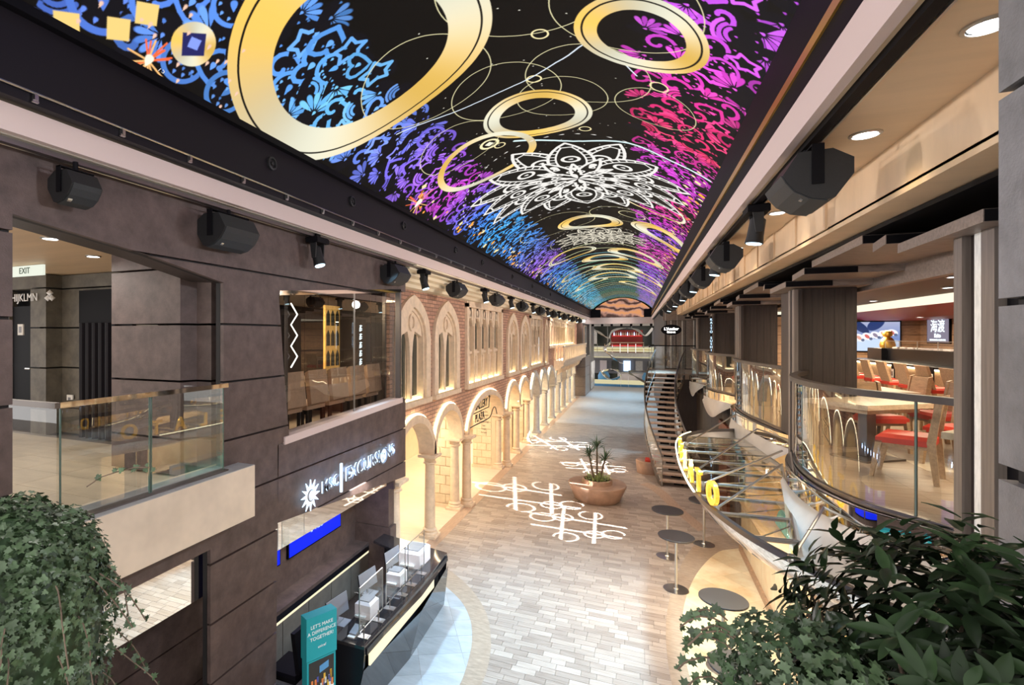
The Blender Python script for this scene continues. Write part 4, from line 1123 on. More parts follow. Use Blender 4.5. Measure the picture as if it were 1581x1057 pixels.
for a, b_ in zip(cuts, cuts[1:]):
    if b_ - a < 1e-4: continue
    e = 1e-5
    la, lb = arch_z(a + e), arch_z(b_ - e)
    wa, wb = win_int(a + e), win_int(b_ - e)
    z0 = (la if la is not None else ZS, lb if lb is not None else ZS)
    ztop = 6.05
    segs = [((z0[0], wa[0]), (z0[1], wb[0])), ((wa[1], ztop), (wb[1], ztop))] if wa and wb else [((z0[0], ztop), (z0[1], ztop))]
    for (p0, p1), (q0, q1) in segs:
        if p1 - p0 < 1e-4 and q1 - q0 < 1e-4: continue
        mb.add([(XF, a, p0), (XF, b_, q0), (XF, b_, q1), (XF, a, p1)], [(0, 1, 2, 3)])
        mb.add([(XF - .3, a, p0), (XF - .3, b_, q0), (XF - .3, b_, q1), (XF - .3, a, p1)], [(3, 2, 1, 0)])
        mb.add([(XF, a, p0), (XF - .3, a, p0), (XF - .3, b_, q0), (XF, b_, q0)], [(0, 1, 2, 3)])
mb.build('brickwork', 'red_brick', aw)
# arch mouldings and their light lines
def band(prof_in, prof_out, x0, x1):
    m_ = MB(); n_ = len(prof_in)
    vs = [(x0, *p) for p in prof_in] + [(x0, *p) for p in prof_out] + [(x1, *p) for p in prof_in] + [(x1, *p) for p in prof_out]
    fs = []
    for i in range(n_ - 1):
        fs += [(2 * n_ + i, 2 * n_ + i + 1, 3 * n_ + i + 1, 3 * n_ + i), (n_ + i, n_ + i + 1, 3 * n_ + i + 1, 3 * n_ + i), (i, i + 1, 2 * n_ + i + 1, 2 * n_ + i), (i, i + 1, n_ + i + 1, n_ + i)]
    fs += [(0, n_, 3 * n_, 2 * n_), (n_ - 1, 2 * n_ - 1, 4 * n_ - 1, 3 * n_ - 1)]
    return m_.add(vs, fs)
for c, a, k in ARCH:
    th = [PI * i / 24 for i in range(25)]
    pin = [(c + (a - .02) * math.cos(t), ZS + (RISE_A - .19) * math.sin(t)) for t in th]; pout = [(c + (a + .13) * math.cos(t), ZS + RISE_A * math.sin(t)) for t in th]
    band(pin, pout, XF - .32, XF + .10).build('arch_moulding', 'stone_cream', aw, smooth=True)
    th = th[1:-1]
    pin = [(c + (a + .135) * math.cos(t), ZS + (RISE_A + .005) * math.sin(t)) for t in th]; pout = [(c + (a + .165) * math.cos(t), ZS + (RISE_A + .035) * math.sin(t)) for t in th]
    band(pin, pout, XF + .015, XF + .055).build('light_line', 'glow_strip', aw)
for c, a in GOTH:
    tt = [-1 + i / 10 for i in range(21)]
    pin = [(c + a * t * .98, ZS + lancet(abs(t)) * .98) for t in tt]; pout = [(c + (a + .14) * t, ZS + lancet(abs(t)) * 1.25) for t in tt]
    band(pin, pout, XF - .32, XF + .12).build('pointed_moulding', 'stone_grey', aw, smooth=True)
    for sg_ in (-1, 1):
        pin = [(c + sg_ * (a + .15) * t, ZS + lancet(t) * 1.26) for t in (.35, .5, .65, .8, .92)]; pout = [(p[0], p[1] + .05) for p in pin]
        band(pin, pout, XF + .01, XF + .06).build('light_line', 'glow_strip', aw)
# lancet windows
for i, (c, a) in enumerate(LAN):
    wd = frame('window_2', f'stone lancet window of the brick arcade, {ORD[i]} from the camera', (XF, c, 3.5))
    tt = [-1 + k / 10 for k in range(21)]
    ins = .72
    f_in = [(c - a * ins, 3.52)] + [(c + a * ins * t, 4.93 + lancet(abs(t)) * .72) for t in tt] + [(c + a * ins, 3.52)]
    f_out = [(c - a, 3.52)] + [(c + a * t, 4.93 + lancet(abs(t)) * 1.0) for t in tt] + [(c + a, 3.52)]
    band(f_in, f_out, XF - .1, XF + .08).build('outer_frame', 'stone_cream', wd, smooth=True)
    f_in2 = [(c - a * .66, 3.52)] + [(c + a * .66 * t, 4.93 + lancet(abs(t)) * .64) for t in tt] + [(c + a * .66, 3.52)]
    band(f_in2, f_in, XF - .12, XF + .02).build('inner_frame', 'stone_cream', wd, smooth=True)
    MB().box(XF - .08, XF + .12, c - a, c + a, 3.40, 3.52).build('sill', 'stone_cream', wd)
    MB().box(XF - .11, XF - .01, c - a * .64, c + a * .64, 3.52, 3.545).build('light_line', 'glow_sill', wd)
    if a > .6:
        for sgn in (-1, 1):
            cc = c + sgn * a * .34; hw = a * .2
            MB().prism([(cc - hw, 3.6), (cc + hw, 3.6)] + [(cc + hw * t, 4.85 + lancet(abs(t)) * .38) for t in (1, .8, .6, .4, .2, 0, -.2, -.4, -.6, -.8, -1)], YZ, XF - .115, XF - .10).build('pane', 'pane_dark', wd)
        # tracery plate filling the head, mullion and roundel
        MB().prism([(c - .05, 3.52), (c + .05, 3.52), (c + .06, 4.5), (c + .11, 4.85), (c + .2, 5.1), (c + a * .62, 4.98)] + [(c + a * .70 * t, 4.93 + lancet(abs(t)) * .70) for t in (.8, .6, .4, .2, 0, -.2, -.4, -.6, -.8)] + [(c - a * .62, 4.98), (c - .2, 5.1), (c - .11, 4.85), (c - .06, 4.5)], YZ, XF - .10, XF - .01).build('tracery', 'stone_cream', wd)
        rg = [(c + .16 * math.cos(k * PI / 10), 5.30 + .20 * math.sin(k * PI / 10)) for k in range(21)]; rg2 = [(c + .11 * math.cos(k * PI / 10), 5.30 + .14 * math.sin(k * PI / 10)) for k in range(21)]
        band(rg2, rg, XF - .03, XF + .03).build('roundel', 'stone_cream', wd, smooth=True)
        MB().prism(rg2[:-1], YZ, XF - .03, XF - .015).build('roundel_panel', 'wood_oak', wd)
    MB().box(XF - .17, XF - .116, c - a, c + a, 3.5, 5.9).build('recess_back', 'niche_plaster', wd)
# traceried panels
def tracery_panel(y0, y1, z0, z1, nl, label, m_='stone_cream', dark=True, zsplit=.40):
    wd = frame('window_3', label, (XF, (y0 + y1) / 2, z0))
    fr = MB(); fr.box(XF - .1, XF + .08, y0 - .1, y0 + .08, z0, z1); fr.box(XF - .1, XF + .08, y1 - .08, y1 + .1, z0, z1); fr.box(XF - .1, XF + .08, y0 - .1, y1 + .1, z1 - .12, z1 + .06); fr.build('outer_frame', m_, wd)
    MB().box(XF - .1, XF + .12, y0 - .12, y1 + .12, z0 - .14, z0).build('sill', m_, wd)
    MB().box(XF - .20, XF - .131, y0, y1, z0, z1).build('recess_back', 'niche_plaster', wd)
    MB().box(XF - .125, XF - .03, y0 + .08, y1 - .08, z0, z0 + .03).build('light_line', 'glow_sill', wd)
    pw = (y1 - y0 - .16) / nl; h = z1 - z0; zm = z0 + h * zsplit
    for k in range(nl):
        c = y0 + .08 + pw * (k + .5); hw = pw * .36; q = (0, .2, .4, .6, .8, 1)
        if k: MB().box(XF - .125, XF, c - pw / 2 - .04, c - pw / 2 + .04, z0, z1 - .1).build('mullion', m_, wd)
        zt_ = z0 + h * .72
        if dark: MB().prism([(c - hw * .85, zm + .05), (c + hw * .85, zm + .05)] + [(c + hw * .85 * t, zt_ - .05 + lancet(abs(t)) * h * .08) for t in (1, .6, .3, 0, -.3, -.6, -1)], YZ, XF - .13, XF - .115).build('pane', 'pane_dark', wd)
        zc = z1 - h * .11
        MB().prism([(c - pw / 2, z1 - .1), (c - pw / 2, zt_)] + [(c + hw * t, zt_ + lancet(abs(t)) * h * .13) for t in (-1, -.8, -.5, -.25, 0, .25, .5, .8, 1)] + [(c + pw / 2, zt_), (c + pw / 2, z1 - .1)], YZ, XF - .11, XF - .02).build('tracery_head', m_, wd)
        rg = [(c + pw * .22 * math.cos(j * PI / 6), zc + pw * .22 * math.sin(j * PI / 6)) for j in range(13)]; rg2 = [(c + (p[0] - c) * .6, zc + (p[1] - zc) * .6) for p in rg]
        band(rg2, rg, XF - .06, XF - .02).build('quatrefoil', m_, wd)
        if zsplit > .2:
            MB().box(XF - .12, XF - .07, c - pw / 2 + .04, c + pw / 2 - .04, zm - .08, zm).build('transom', m_, wd)
            for e_ in (-.25, .25): MB().box(XF - .129, XF - .10, c + pw * e_ - pw * .10, c + pw * e_ + pw * .10, z0 + .12, zm - .16).build('lower_panel', m_, wd)
tracery_panel(14.6, 18.72, 3.54, 5.98, 5, 'wide stone window of five traceried lights between the lancets')
tracery_panel(24.3, 27.45, 3.58, 5.95, 3, 'stone window of three traceried lights further along the arcade')
tracery_panel(29.75, 42.1, 4.42, 5.98, 12, 'long gothic blind arcade of twelve lights above the stone balcony', zsplit=.05)
# columns
def column(x, y, label, r=.135, m_='stone_cream', group=None, zc=2.05):
    o = thing('column', label, 'column', (x, y, 0), group)
    MB().bbox(x - .21, x + .21, y - .21, y + .21, 0, .07, .01).build('plinth', m_, o)
    MB().lathe([(.20, .07), (.205, .10), (.19, .13), (.165, .14), (.165, .16), (.18, .18), (.17, .21), (r + .01, .23)], (x, y, 0), 20).build('base', m_, o, smooth=True)
    MB().lathe([(r, .22), (r * .97, 1.0), (r * .86, zc - .22)], (x, y, 0), 20).build('shaft', m_, o, smooth=True)
    MB().lathe([(r * .86, zc - .24), (r + .03, zc - .22), (r + .03, zc - .19), (r * .95, zc - .17), (r + .02, zc - .10), (r + .07, zc - .06)], (x, y, 0), 20).build('capital', m_, o, smooth=True)
    MB().bbox(x - .23, x + .23, y - .23, y + .23, zc - .06, zc + .01, .015).build('abacus', m_, o)
    return o
c0 = column(-4.80, 11.85, 'cream stone column standing alone just beyond the black desk')
for x, y, l in ((-4.62, 9.45, 'cream stone column half hidden by the dark wall corner'), (-4.90, 14.02, 'left column of the first cream pair beyond the desk'), (-4.68, 14.45, 'right column of the first cream pair beyond the desk'),
                (-4.90, 18.95, 'left column of the pair by the black lettered arch'), (-4.68, 19.42, 'right column of the pair by the black lettered arch'), (-4.82, 21.77, 'cream column between the two narrow round arches'), (-4.82, 24.05, 'last cream column before the grey gothic columns')):
    dup(c0, (x, y, 0), l)
g0 = column(-4.85, 26.65, 'grey stone column of the gothic arcade, nearest to the camera', .16, 'stone_grey', 'grey columns of the gothic arcade')
for i, y in enumerate((29.1, 31.8, 34.2, 36.9, 39.7, 42.5)):
    dup(g0, (-4.85, y, 0), f'grey stone column of the gothic arcade, {ORD[i + 1]} from the camera', group='grey columns of the gothic arcade')
for i, y in enumerate((26.65, 29.1, 31.8, 34.2)):
    o = thing('pinnacle', f'small pointed stone pinnacle above a grey column, {ORD[i]} from the camera', 'pinnacle', (-4.7, y, 2.06))
    MB().bbox(-4.80, -4.60, y - .1, y + .1, 2.06, 2.5, .02).build('shaft', 'stone_grey', o); MB().lathe([(.13, 2.5), (.10, 2.56), (.06, 2.85), (.005, 3.15)], (-4.7, y, 0), 8).build('spire', 'stone_grey', o)
# block piers behind the arches
def pier(y, label, xa=-4.98, xb=-5.72, z1=3.2):
    p = frame('wall_pier', label, ((xa + xb) / 2, y, 0))
    MB().box(xb + .01, xa - .01, y + .02, y + .30, 0, z1).build('core', 'niche_plaster', p)
    MB().box(xb - .03, xa + .02, y - .03, y + .33, 0, .10).build('skirting', 'stone_cream', p)
    z = .12; r_ = 0
    while z < z1 - .05:
        h = .27; x = xb; k = 0
        ww = (.37, .37) if r_ % 2 else (.18, .37, .19)
        for wv_ in ww:
            MB().add([(x + .006, y + .03, z + .005), (x + wv_ - .006, y + .03, z + .005), (x + wv_ - .006, y + .03, z + h - .005), (x + .006, y + .03, z + h - .005),
                      (x + .014, y, z + .013), (x + wv_ - .014, y, z + .013), (x + wv_ - .014, y, z + h - .013), (x + .014, y, z + h - .013)],
                     [(4, 5, 6, 7), (0, 1, 5, 4), (1, 2, 6, 5), (2, 3, 7, 6), (3, 0, 4, 7)]).build('stone_block', 'stone_block', p)
            x += wv_
        z += h; r_ += 1
pier(14.0, 'pier of cream stone blocks behind the first column pair'); pier(18.8, 'pier of cream stone blocks carrying the directory lettering', -4.95, -5.85)
pier(21.7, 'narrow pier of cream stone blocks behind the round arches'); pier(24.0, 'pier of cream stone blocks at the end of the round arches')
# rooms behind the arcade
ab = frame('wall_arcade_rear', 'warm plastered rear wall of the passage behind the arcade', (-8.6, 26, 0))
MB().box(-8.8, -8.6, 9.3, 45, 0, 3.3).build('rear_plaster', 'niche_plaster', ab); MB().box(-8.8, -5.02, 9.3, 45, 3.25, 3.35).build('passage_ceiling', 'soffit_cream', ab)
for yy in (10.5, 12.2, 15.5, 18, 22): MB().box(-8.6, -8.5, yy, yy + .3, 0, 3.2).build('pilaster', 'stone_cream', ab)
MB().box(-8.6, -5.4, 26.0, 26.2, 0, 3.25).build('cross_wall', 'niche_plaster', ab)
# lettered ironwork in the wide arch
aa = thing('arch_sign', 'black wrought lettering hanging in the widest arch, reading GALLERY PLAZA', 'sign', (-4.85, 16.7, 2.6))
text('upper_line', 'GALLERY', .40, (-4.85, 16.55, 2.70), (0, 1, 0), (0, 0, 1), 'text_black', aa, .008, sx=.95); text('lower_line', 'PLAZA', .36, (-4.85, 16.4, 2.30), (0, 1, 0), (0, 0, 1), 'text_black', aa, .008)
MB().tube([(-4.85, 15.2, 2.2), (-4.85, 15.3, 2.50), (-4.85, 17.5, 2.50), (-4.85, 17.6, 2.9)], .018, 6).build('scroll_bar', 'text_black', aa)
MB().tube([(-4.85, a, b_) for a, b_ in smoothpts([(14.9, 2.12), (15.1, 2.08), (15.4, 2.12), (17.3, 2.10), (17.75, 2.16), (18.1, 2.38), (18.4, 2.36), (18.62, 2.1)])], .018, 6).build('scroll_bar', 'text_black', aa)
MB().tube([(-4.85, 17.6 + .12 * math.cos(t), 2.92 + .1 * math.sin(t)) for t in np.linspace(0, 5.5, 12)], .014, 6).build('scroll_curl', 'text_black', aa)
dd = thing('directory_lettering', 'small dark directory lines printed on the pier in the widest arch', 'sign', (-5.4, 18.79, 1.8))
for i, (tx, sz) in enumerate((('PLAZA', .10), ('Restaurant', .08), ('Lounge', .08), ('THEATRE', .09), ('bar', .08), ('Shops', .08), ('Atrium', .08))):
    text('printed_line', tx, sz, (-5.4, 18.785, 2.12 - i * .13), (1, 0, 0), (0, 0, 1), 'text_black', dd, .001)
# stone balcony
bl = thing('stone_balcony', 'long cream stone balcony with pierced parapet projecting above the gothic arcade', 'balcony', (-4.5, 39, 3.4), kind='structure')
MB().prism([(-4.75, 3.5), (-4.12, 3.5), (-4.10, 3.44), (-4.16, 3.36), (-4.16, 3.2), (-4.30, 3.1), (-4.36, 2.98), (-4.75, 2.8)], XZ, 31.8, 46).build('base_moulding', 'stone_cream', bl)
MB().box(-4.70, -4.16, 31.85, 31.95, 4.28, 4.38).build('end_coping', 'stone_cream', bl); MB().box(-4.22, -4.10, 31.85, 46, 4.28, 4.38).build('coping', 'stone_cream', bl)
for k in range(4): MB().box(-4.70 + k * .16, -4.63 + k * .16, 31.86, 31.94, 3.5, 4.28).build('end_baluster', 'stone_cream', bl)
for k in range(28): MB().box(-4.20, -4.13, 31.9 + k * .5, 32.15 + k * .5, 3.5, 4.28).build('baluster', 'stone_cream', bl)
MB().box(-4.6, -4.22, 32, 45.9, 3.5, 3.53).build('light_line', 'glow_strip', bl)
for k in range(8): MB().prism([(-4.75, 2.98), (-4.3, 2.98), (-4.4, 2.75), (-4.75, 2.5)], XZ, 33 + k * 1.6, 33.25 + k * 1.6).build('bracket', 'stone_cream', bl)
# dark block and chrome frames beyond
db = frame('wall_block', 'brown panelled block beyond the arcade', (-4.4, 46, 0))
for a, b_ in ((0, .8), (.8, 1.6), (1.6, 2.4), (2.4, 3.2)): MB().box(-5.2, -4.05, 44.2, 48.6, a + .01, b_ - .01).build('wall_panel', 'wood_slat', db)
MB().box(-5.2, -4.3, 44.25, 52, 3.2, 6.05).build('upper_wall', 'wood_dark', db)
MB().box(-5.2, -4.9, 42.2, 44.3, 3.2, 6.05).build('upper_return', 'wood_dark', db)
sw = thing('shop_window', 'tall lit shop window frame above the end of the stone balcony', 'window', (-4.3, 46.5, 4.6), kind='structure')
MB().box(-4.30, -4.26, 45.5, 47.8, 4.0, 5.9).build('window_frame', 'tan_metal', sw); MB().box(-4.26, -4.25, 45.7, 47.6, 4.15, 5.8).build('pane', 'pane_dark', sw)
for i, y in enumerate((49.0, 50.0, 51.0, 52.2)):
    o = thing('chrome_mullion', f'tall chrome frame post at the far left corner, {ORD[i]} from the camera', 'post', (-4.05, y, 0), kind='structure')
    MB().box(-4.12, -3.98, y - .1, y + .1, 0, 6.05).build('profile', 'steel', o); MB().tube([(-3.95, y + .15, .2), (-3.95, y + .15, 2.6)], .03, 8).build('rail', 'chrome', o)
# =================================================================== RIGHT: UPPER DECK AND LOBED BALCONIES
ZD = 3.4
dk_ = frame('floor_restaurant', 'pale wood floor of the restaurant deck on the right', (4, 12, ZD))
MB().box(2.6, 9, 1, 28, 3.1, ZD - .004).build('deck_slab', 'deck_floor', dk_)
LOB = [smoothpts([(2.62, 5.05), (2.40, 5.55), (2.18, 5.85), (1.96, 6.17), (1.81, 6.75), (1.80, 7.5), (1.92, 8.2), (2.25, 9.1), (2.62, 9.8)], 5),
       smoothpts([(2.62, 9.5), (2.28, 10.28), (2.13, 11.2), (2.03, 12.2), (2.02, 13.2), (2.15, 14.0), (2.62, 14.75)], 5),
       smoothpts([(2.62, 15.3), (2.38, 16.1), (2.10, 17.0), (1.98, 17.9), (2.03, 18.7), (2.3, 19.5), (2.65, 20.1)], 5),
       smoothpts([(2.62, 20.9), (2.3, 22.2), (2.06, 23.1), (2.02, 23.7), (2.2, 24.3), (2.62, 24.8)], 5)]
for i, L in enumerate(LOB):
    MB().prism([tuple(p) for p in L][::-1], XY, 3.12, ZD - .001).build('lobe_slab', 'deck_floor', dk_)
def offs(L, q):
    out = []
    for k in range(len(L)):
        a = Vector(L[max(k - 1, 0)]); b_ = Vector(L[min(k + 1, len(L) - 1)]); d = (b_ - a).normalized(); out.append((L[k][0] - d.y * q, L[k][1] + d.x * q))
    return out
for i in range(14):
    for j in range(12):
        x0 = 2.05 + j * .55; y0 = 5.2 + i * .55
        c_ = clip_convex([(x0 + .003, y0 + .003), (x0 + .547, y0 + .003), (x0 + .547, y0 + .547), (x0 + .003, y0 + .547)], [(2.62, 5.05), (9, 5.05), (9, 13), (2.62, 13)])
        if i < 9 and j < 7 and len(c_) >= 3: MB().prism(c_, XY, ZD - .01, ZD).build('floor_tile', 'lobby_tile' if (i + j) % 7 == 0 else 'deck_floor', dk_)
NM = ('nearest', 'second', 'third', 'farthest')
for i, L in enumerate(LOB):
    n_ = len(L)
    gb = thing('curved_balustrade', f'curved glass balustrade with brown handrail on the {NM[i]} lobed balcony', 'balustrade', (2.1, L[n_ // 2][1], ZD))
    k3 = [0, n_ // 3, 2 * n_ // 3, n_ - 1] if i else [0, 9, 24, n_ - 1]
    for a, b_ in zip(k3, k3[1:]):
        MB().wall_strip(L[a:b_ + 1], ZD + .02, 4.44, .014).build('curved_pane', 'glass_rail', gb, smooth=True)
    for a in k3[:-1]: MB().tube([(L[a][0], L[a][1], ZD), (L[a][0], L[a][1], 4.44)], .011, 6).build('pane_edge', 'glass_edge', gb)
    MB().wall_strip(offs(L, .02), 4.43, 4.49, .085).build('handrail', 'rail_brown', gb, smooth=True)
    MB().wall_strip(L, ZD, ZD + .03, .05).build('shoe', 'dark_steel', gb, smooth=True)
    lb = thing('mirror_lip', f'mirror polished curved edge under the {NM[i]} lobed balcony', 'edge', (2.1, L[n_ // 2][1], 3.2), kind='structure')
    O = offs(L, .09)
    MB().wall_strip(O, 3.16, 3.375, .04).build('mirror_band', 'mirror', lb, smooth=True)
    MB().grid([[(p[0], p[1], 3.38) for p in O], [(p[0], p[1], 3.385) for p in L]]).build('lip_top', 'chrome', lb)
    # satin metal fin hanging beneath
    a = 3
    T = O[a:n_ - 4]
    m_ = len(T)
    bx = (lambda y: 1.60 + .10 * (y - 6.2)) if i == 0 else (lambda y: 1.96)
    zb_ = 2.80 if i == 0 else 2.6
    rows = []
    if i == 0:
        P0 = smoothpts([(1.72, 8.35, 3.17), (1.71, 7.6, 3.17), (1.72, 6.8, 3.17), (1.88, 6.15, 3.17), (2.10, 5.8, 3.17), (2.36, 5.4, 3.17)], 5); P1 = smoothpts([(1.78, 8.35, 3.02), (1.66, 7.6, 2.95), (1.53, 6.9, 2.87), (1.46, 6.25, 2.78), (1.46, 5.7, 2.68), (1.60, 5.1, 2.52)], 5)
        for q in range(7):
            t = q / 6; rows.append([(a_[0] * (1 - t) + b_[0] * t + .05 * math.sin(PI * t), a_[1] * (1 - t) + b_[1] * t, a_[2] * (1 - t) + b_[2] * t) for a_, b_ in zip(P0, P1)])
    for q in range(9 if i else 0):
        t = q / 8; row_ = []
        for k, (x, y) in enumerate(T):
            s_ = k / (m_ - 1); yb = T[0][1] + (T[-1][1] - T[0][1]) * (.06 + .88 * s_)
            bow = -math.sin(t * PI) * .03
            row_.append((x * (1 - t) + bx(yb) * t + bow, y * (1 - t) + yb * t, 3.17 * (1 - t) + (zb_ + .25 * (2 * s_ - 1) ** 2 * (0 if i == 0 else 1)) * t))
        rows.append(row_)
    f_ = MB().grid(rows).build('sail_fin', 'satin_fin', smooth=True)
    tag(f_, f'pale satin metal sail hanging below the {NM[i]} lobed balcony', 'panel', kind='structure')
# posts with a dark groove
for i, y in enumerate((9.2, 13.75, 18.4, 22.9)):
    o = thing('balcony_post', f'slim twin grey wood post with dark groove rising past the balconies, {ORD[i + 1]} from the camera', 'post', (2.12, y, 2.7), kind='structure')
    x = 2.10
    MB().box(x, x + .05, y - .15, y - .02, 2.75, 5.68).build('wood_strip', 'wood_grey', o); MB().box(x + .01, x + .06, y - .02, y + .06, 2.75, 5.68).build('groove', 'matte_black', o); MB().box(x, x + .05, y + .06, y + .17, 2.75, 5.68).build('wood_strip', 'wood_grey', o)
    MB().box(x + .05, x + .10, y - .14, y + .16, 2.75, 5.68).build('core', 'wood_dark', o)
    w_ = frame('pillar', f'dark wood clad pillar behind the balcony post, {ORD[i]} from the camera', (2.5, y, ZD))
    MB().box(2.22, 2.88, y + .0, y + 1.15, ZD, 5.70).build('cladding', 'wood_dark', w_)
    for q in range(5): MB().box(2.22 + q * .132 + .001, 2.22 + q * .132 + .130, y - .012, y, ZD + .05, 5.69).build('clad_board', 'wood_dark', w_)
o = thing('balcony_post', 'wide grey wood post with a lit textured glass strip at the right edge', 'post', (2.1, 4.7, 2.6), kind='structure')
for a, b_, m_, dx_ in ((4.92, 4.82, 'wood_grey', 0), (4.82, 4.74, 'wood_dark', .05), (4.60, 4.46, 'wood_grey', 0), (4.46, 4.30, 'matte_black', .06)):
    MB().box(2.10 + dx_, 2.22, b_, a, 2.3, 5.76).build('strip', m_, o)
mat('textured_glass', (.62, .61, .58), .25, var=.18, scale=5, bump=.5, stretch=(4, 4, 1.2), emit=(.75, .74, .70), es=.10)
MB().box(2.13, 2.20, 4.60, 4.74, 2.3, 5.72).build('textured_strip', 'textured_glass', o)
# grey stone panels close to the camera at the right edge
wr = frame('wall_right', 'grey stone panels close to the camera at the right edge', (1.3, 2, 4))
for a, b_ in ((2.6, 3.49), (3.52, 4.46), (4.52, 5.11), (5.14, 5.885), (5.915, 6.42)):
    MB().box(1.25, 1.30, .9, 2.63, a, b_).build('stone_panel', 'grey_panel', wr)
MB().box(1.29, 1.45, .9, 2.60, 2.6, 6.42).build('backing', 'joint_black', wr)
# soffit of the restaurant, zigzag slats and the room
rc = frame('ceiling_restaurant', 'brown ceiling over the restaurant deck', (4, 12, 5.7))
MB().box(2.96, 9, 1, 28, 5.72, 5.80).build('ceiling_panel', 'rest_ceiling', rc)
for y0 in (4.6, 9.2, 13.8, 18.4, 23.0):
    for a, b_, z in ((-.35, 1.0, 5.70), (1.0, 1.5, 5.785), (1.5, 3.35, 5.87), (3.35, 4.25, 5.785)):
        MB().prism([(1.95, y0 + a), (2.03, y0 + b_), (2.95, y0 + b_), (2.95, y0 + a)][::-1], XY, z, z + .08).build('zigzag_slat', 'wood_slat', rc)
        MB().box(1.955, 2.5, y0 + a - .006, y0 + a, z + .003, z + .077).build('slat_end_shade', 'matte_black', rc)  # thin black strip, shade of the slat's near end put into colour
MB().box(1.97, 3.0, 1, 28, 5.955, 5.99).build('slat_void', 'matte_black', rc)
MB().box(2.95, 3.05, 1, 28, 5.64, 5.95).build('bulkhead', 'wood_slat', rc)
MB().prism([(5.0, 5.60), (5.05, 5.60), (5.9, 5.47), (6.95, 5.47), (6.95, 5.41), (5.8, 5.41)], XZ, 8, 18).build('red_canopy', 'red_panel', rc)
MB().box(3.2, 4.9, 17.85, 17.95, 5.62, 5.70).build('cove_light', 'cove_glow', rc)
MB().prism([(4.80, 5.715), (4.95, 5.58), (4.99, 5.58), (4.84, 5.715)], XZ, 8, 17.6).build('cove_light', 'cove_glow', rc)
wb = frame('wall_restaurant', 'ribbed brown wood walls at the back of the sushi restaurant', (7, 17, ZD))
for k in range(8): MB().box(2.9, 7.0, 18.0, 18.1, ZD + .27 * k + .006, ZD + .27 * k + .264).build('wall_board', 'wood_wall', wb)
for k in range(8): MB().box(7.0, 7.1, 8, 18.1, ZD + .27 * k + .006, ZD + .27 * k + .264).build('wall_board', 'wood_wall', wb)
MB().box(2.9, 7.2, 18.1, 18.2, ZD, 5.8).build('backing', 'joint_black', wb); MB().box(7.1, 7.2, 1, 18.2, ZD, 5.8).build('backing', 'joint_black', wb)
MB().box(2.9, 9, 27.9, 28, ZD, 5.8).build('far_wall', 'wood_dark', wb)
MB().box(2.6, 9, 1, 1.1, ZD, 5.8).build('near_wall', 'wood_dark', wb)
tv = thing('video_wall', 'large wall screen showing sliced sushi rolls on a plate', 'screen', (5.9, 17.95, 4.98))
MB().box(5.15, 6.58, 17.93, 17.99, 4.55, 5.41).build('bezel', 'matte_black', tv)
def sushi_image():
    W, H = 192, 116
    Y, X = np.mgrid[0:H, 0:W].astype(np.float32); X /= W; Y /= H
    im = np.zeros((H, W, 3), np.float32); im[:] = np.stack([.30 + .35 * Y, .42 + .25 * Y, .68 + .1 * Y], -1)
    def blob(cx, cy, a, b, ang, c, s=.1):
        u = (X - cx) * math.cos(ang) + (Y - cy) * math.sin(ang); v = -(X - cx) * math.sin(ang) + (Y - cy) * math.cos(ang)
        m_ = np.clip((1 - np.sqrt((u / a) ** 2 + (v / b) ** 2)) / s, 0, 1)[..., None]; im[:] = im * (1 - m_) + np.array(c, np.float32) * m_
    blob(.5, .15, .7, .28, .05, (.75, .82, .92)); blob(.35, .85, .10, .30, .5, (.12, .2, .38)); blob(.62, .92, .12, .25, -.4, (.14, .22, .42)); blob(.12, .9, .2, .2, 0, (.2, .3, .5))
    for k in range(7):
        cx = .10 + k * .13; cy = .36 + k * .045
        blob(cx, cy, .085, .17 - k * .008, .35, (.92, .92, .95)); blob(cx - .01, cy, .035, .08, .35, ((.80, .40, .38), (.55, .50, .58), (.85, .62, .55))[k % 3]); blob(cx + .05, cy - .08, .03, .05, 0, (.35, .40, .52))
    rgba = np.ones((H, W, 4), np.float32); rgba[..., :3] = im
    g_ = bpy.data.images.new('sushi_picture', W, H); g_.pixels.foreach_set(rgba.ravel()); g_.update(); g_.pack(); return g_
def image_plane(name, im_, x0, x1, y, z0, z1, strength, parent):
    o = MB().add([(x0, y, z0), (x1, y, z0), (x1, y, z1), (x0, y, z1)], [(0, 1, 2, 3)])
    mm = bpy.data.materials.new(name); mm.use_nodes = True; b_ = mm.node_tree.nodes['Principled BSDF']; t_ = mm.node_tree.nodes.new('ShaderNodeTexImage'); t_.image = im_
    mm.node_tree.links.new(t_.outputs[0], b_.inputs['Emission Color']); b_.inputs['Emission Strength'].default_value = strength; b_.inputs['Base Color'].default_value = (0, 0, 0, 1)
    MATS[name] = mm; ob = o.build(name, name, parent); u = ob.data.uv_layers.new(name='UVMap')
    for li, q in enumerate(((0, 0), (1, 0), (1, 1), (0, 1))): u.data[li].uv = q
    return ob
image_plane('picture', sushi_image(), 5.18, 6.55, 17.925, 4.58, 5.38, .5, tv)
ks = thing('restaurant_sign', 'framed pale sign with white oriental characters and small lettering', 'sign', (6.98, 17, 5.15))
MB().box(6.96, 7.0, 16.48, 17.55, 4.80, 5.47).build('frame', 'matte_black', ks); MB().box(6.95, 6.96, 16.52, 17.51, 4.83, 5.44).build('face', 'sign_panel', ks)
text('characters', '海渡', .34, (6.945, 17.0, 5.22), (0, -1, 0), (0, 0, 1), 'sign_ice', ks, .001); text('name_line', 'Kaito', .14, (6.945, 17.0, 5.0), (0, -1, 0), (0, 0, 1), 'sign_ice', ks, .001, bold=.004); text('small_line', 'TEPPANYAKI & SUSHI BAR', .065, (6.945, 17.0, 4.89), (0, -1, 0), (0, 0, 1), 'sign_ice', ks, .001)
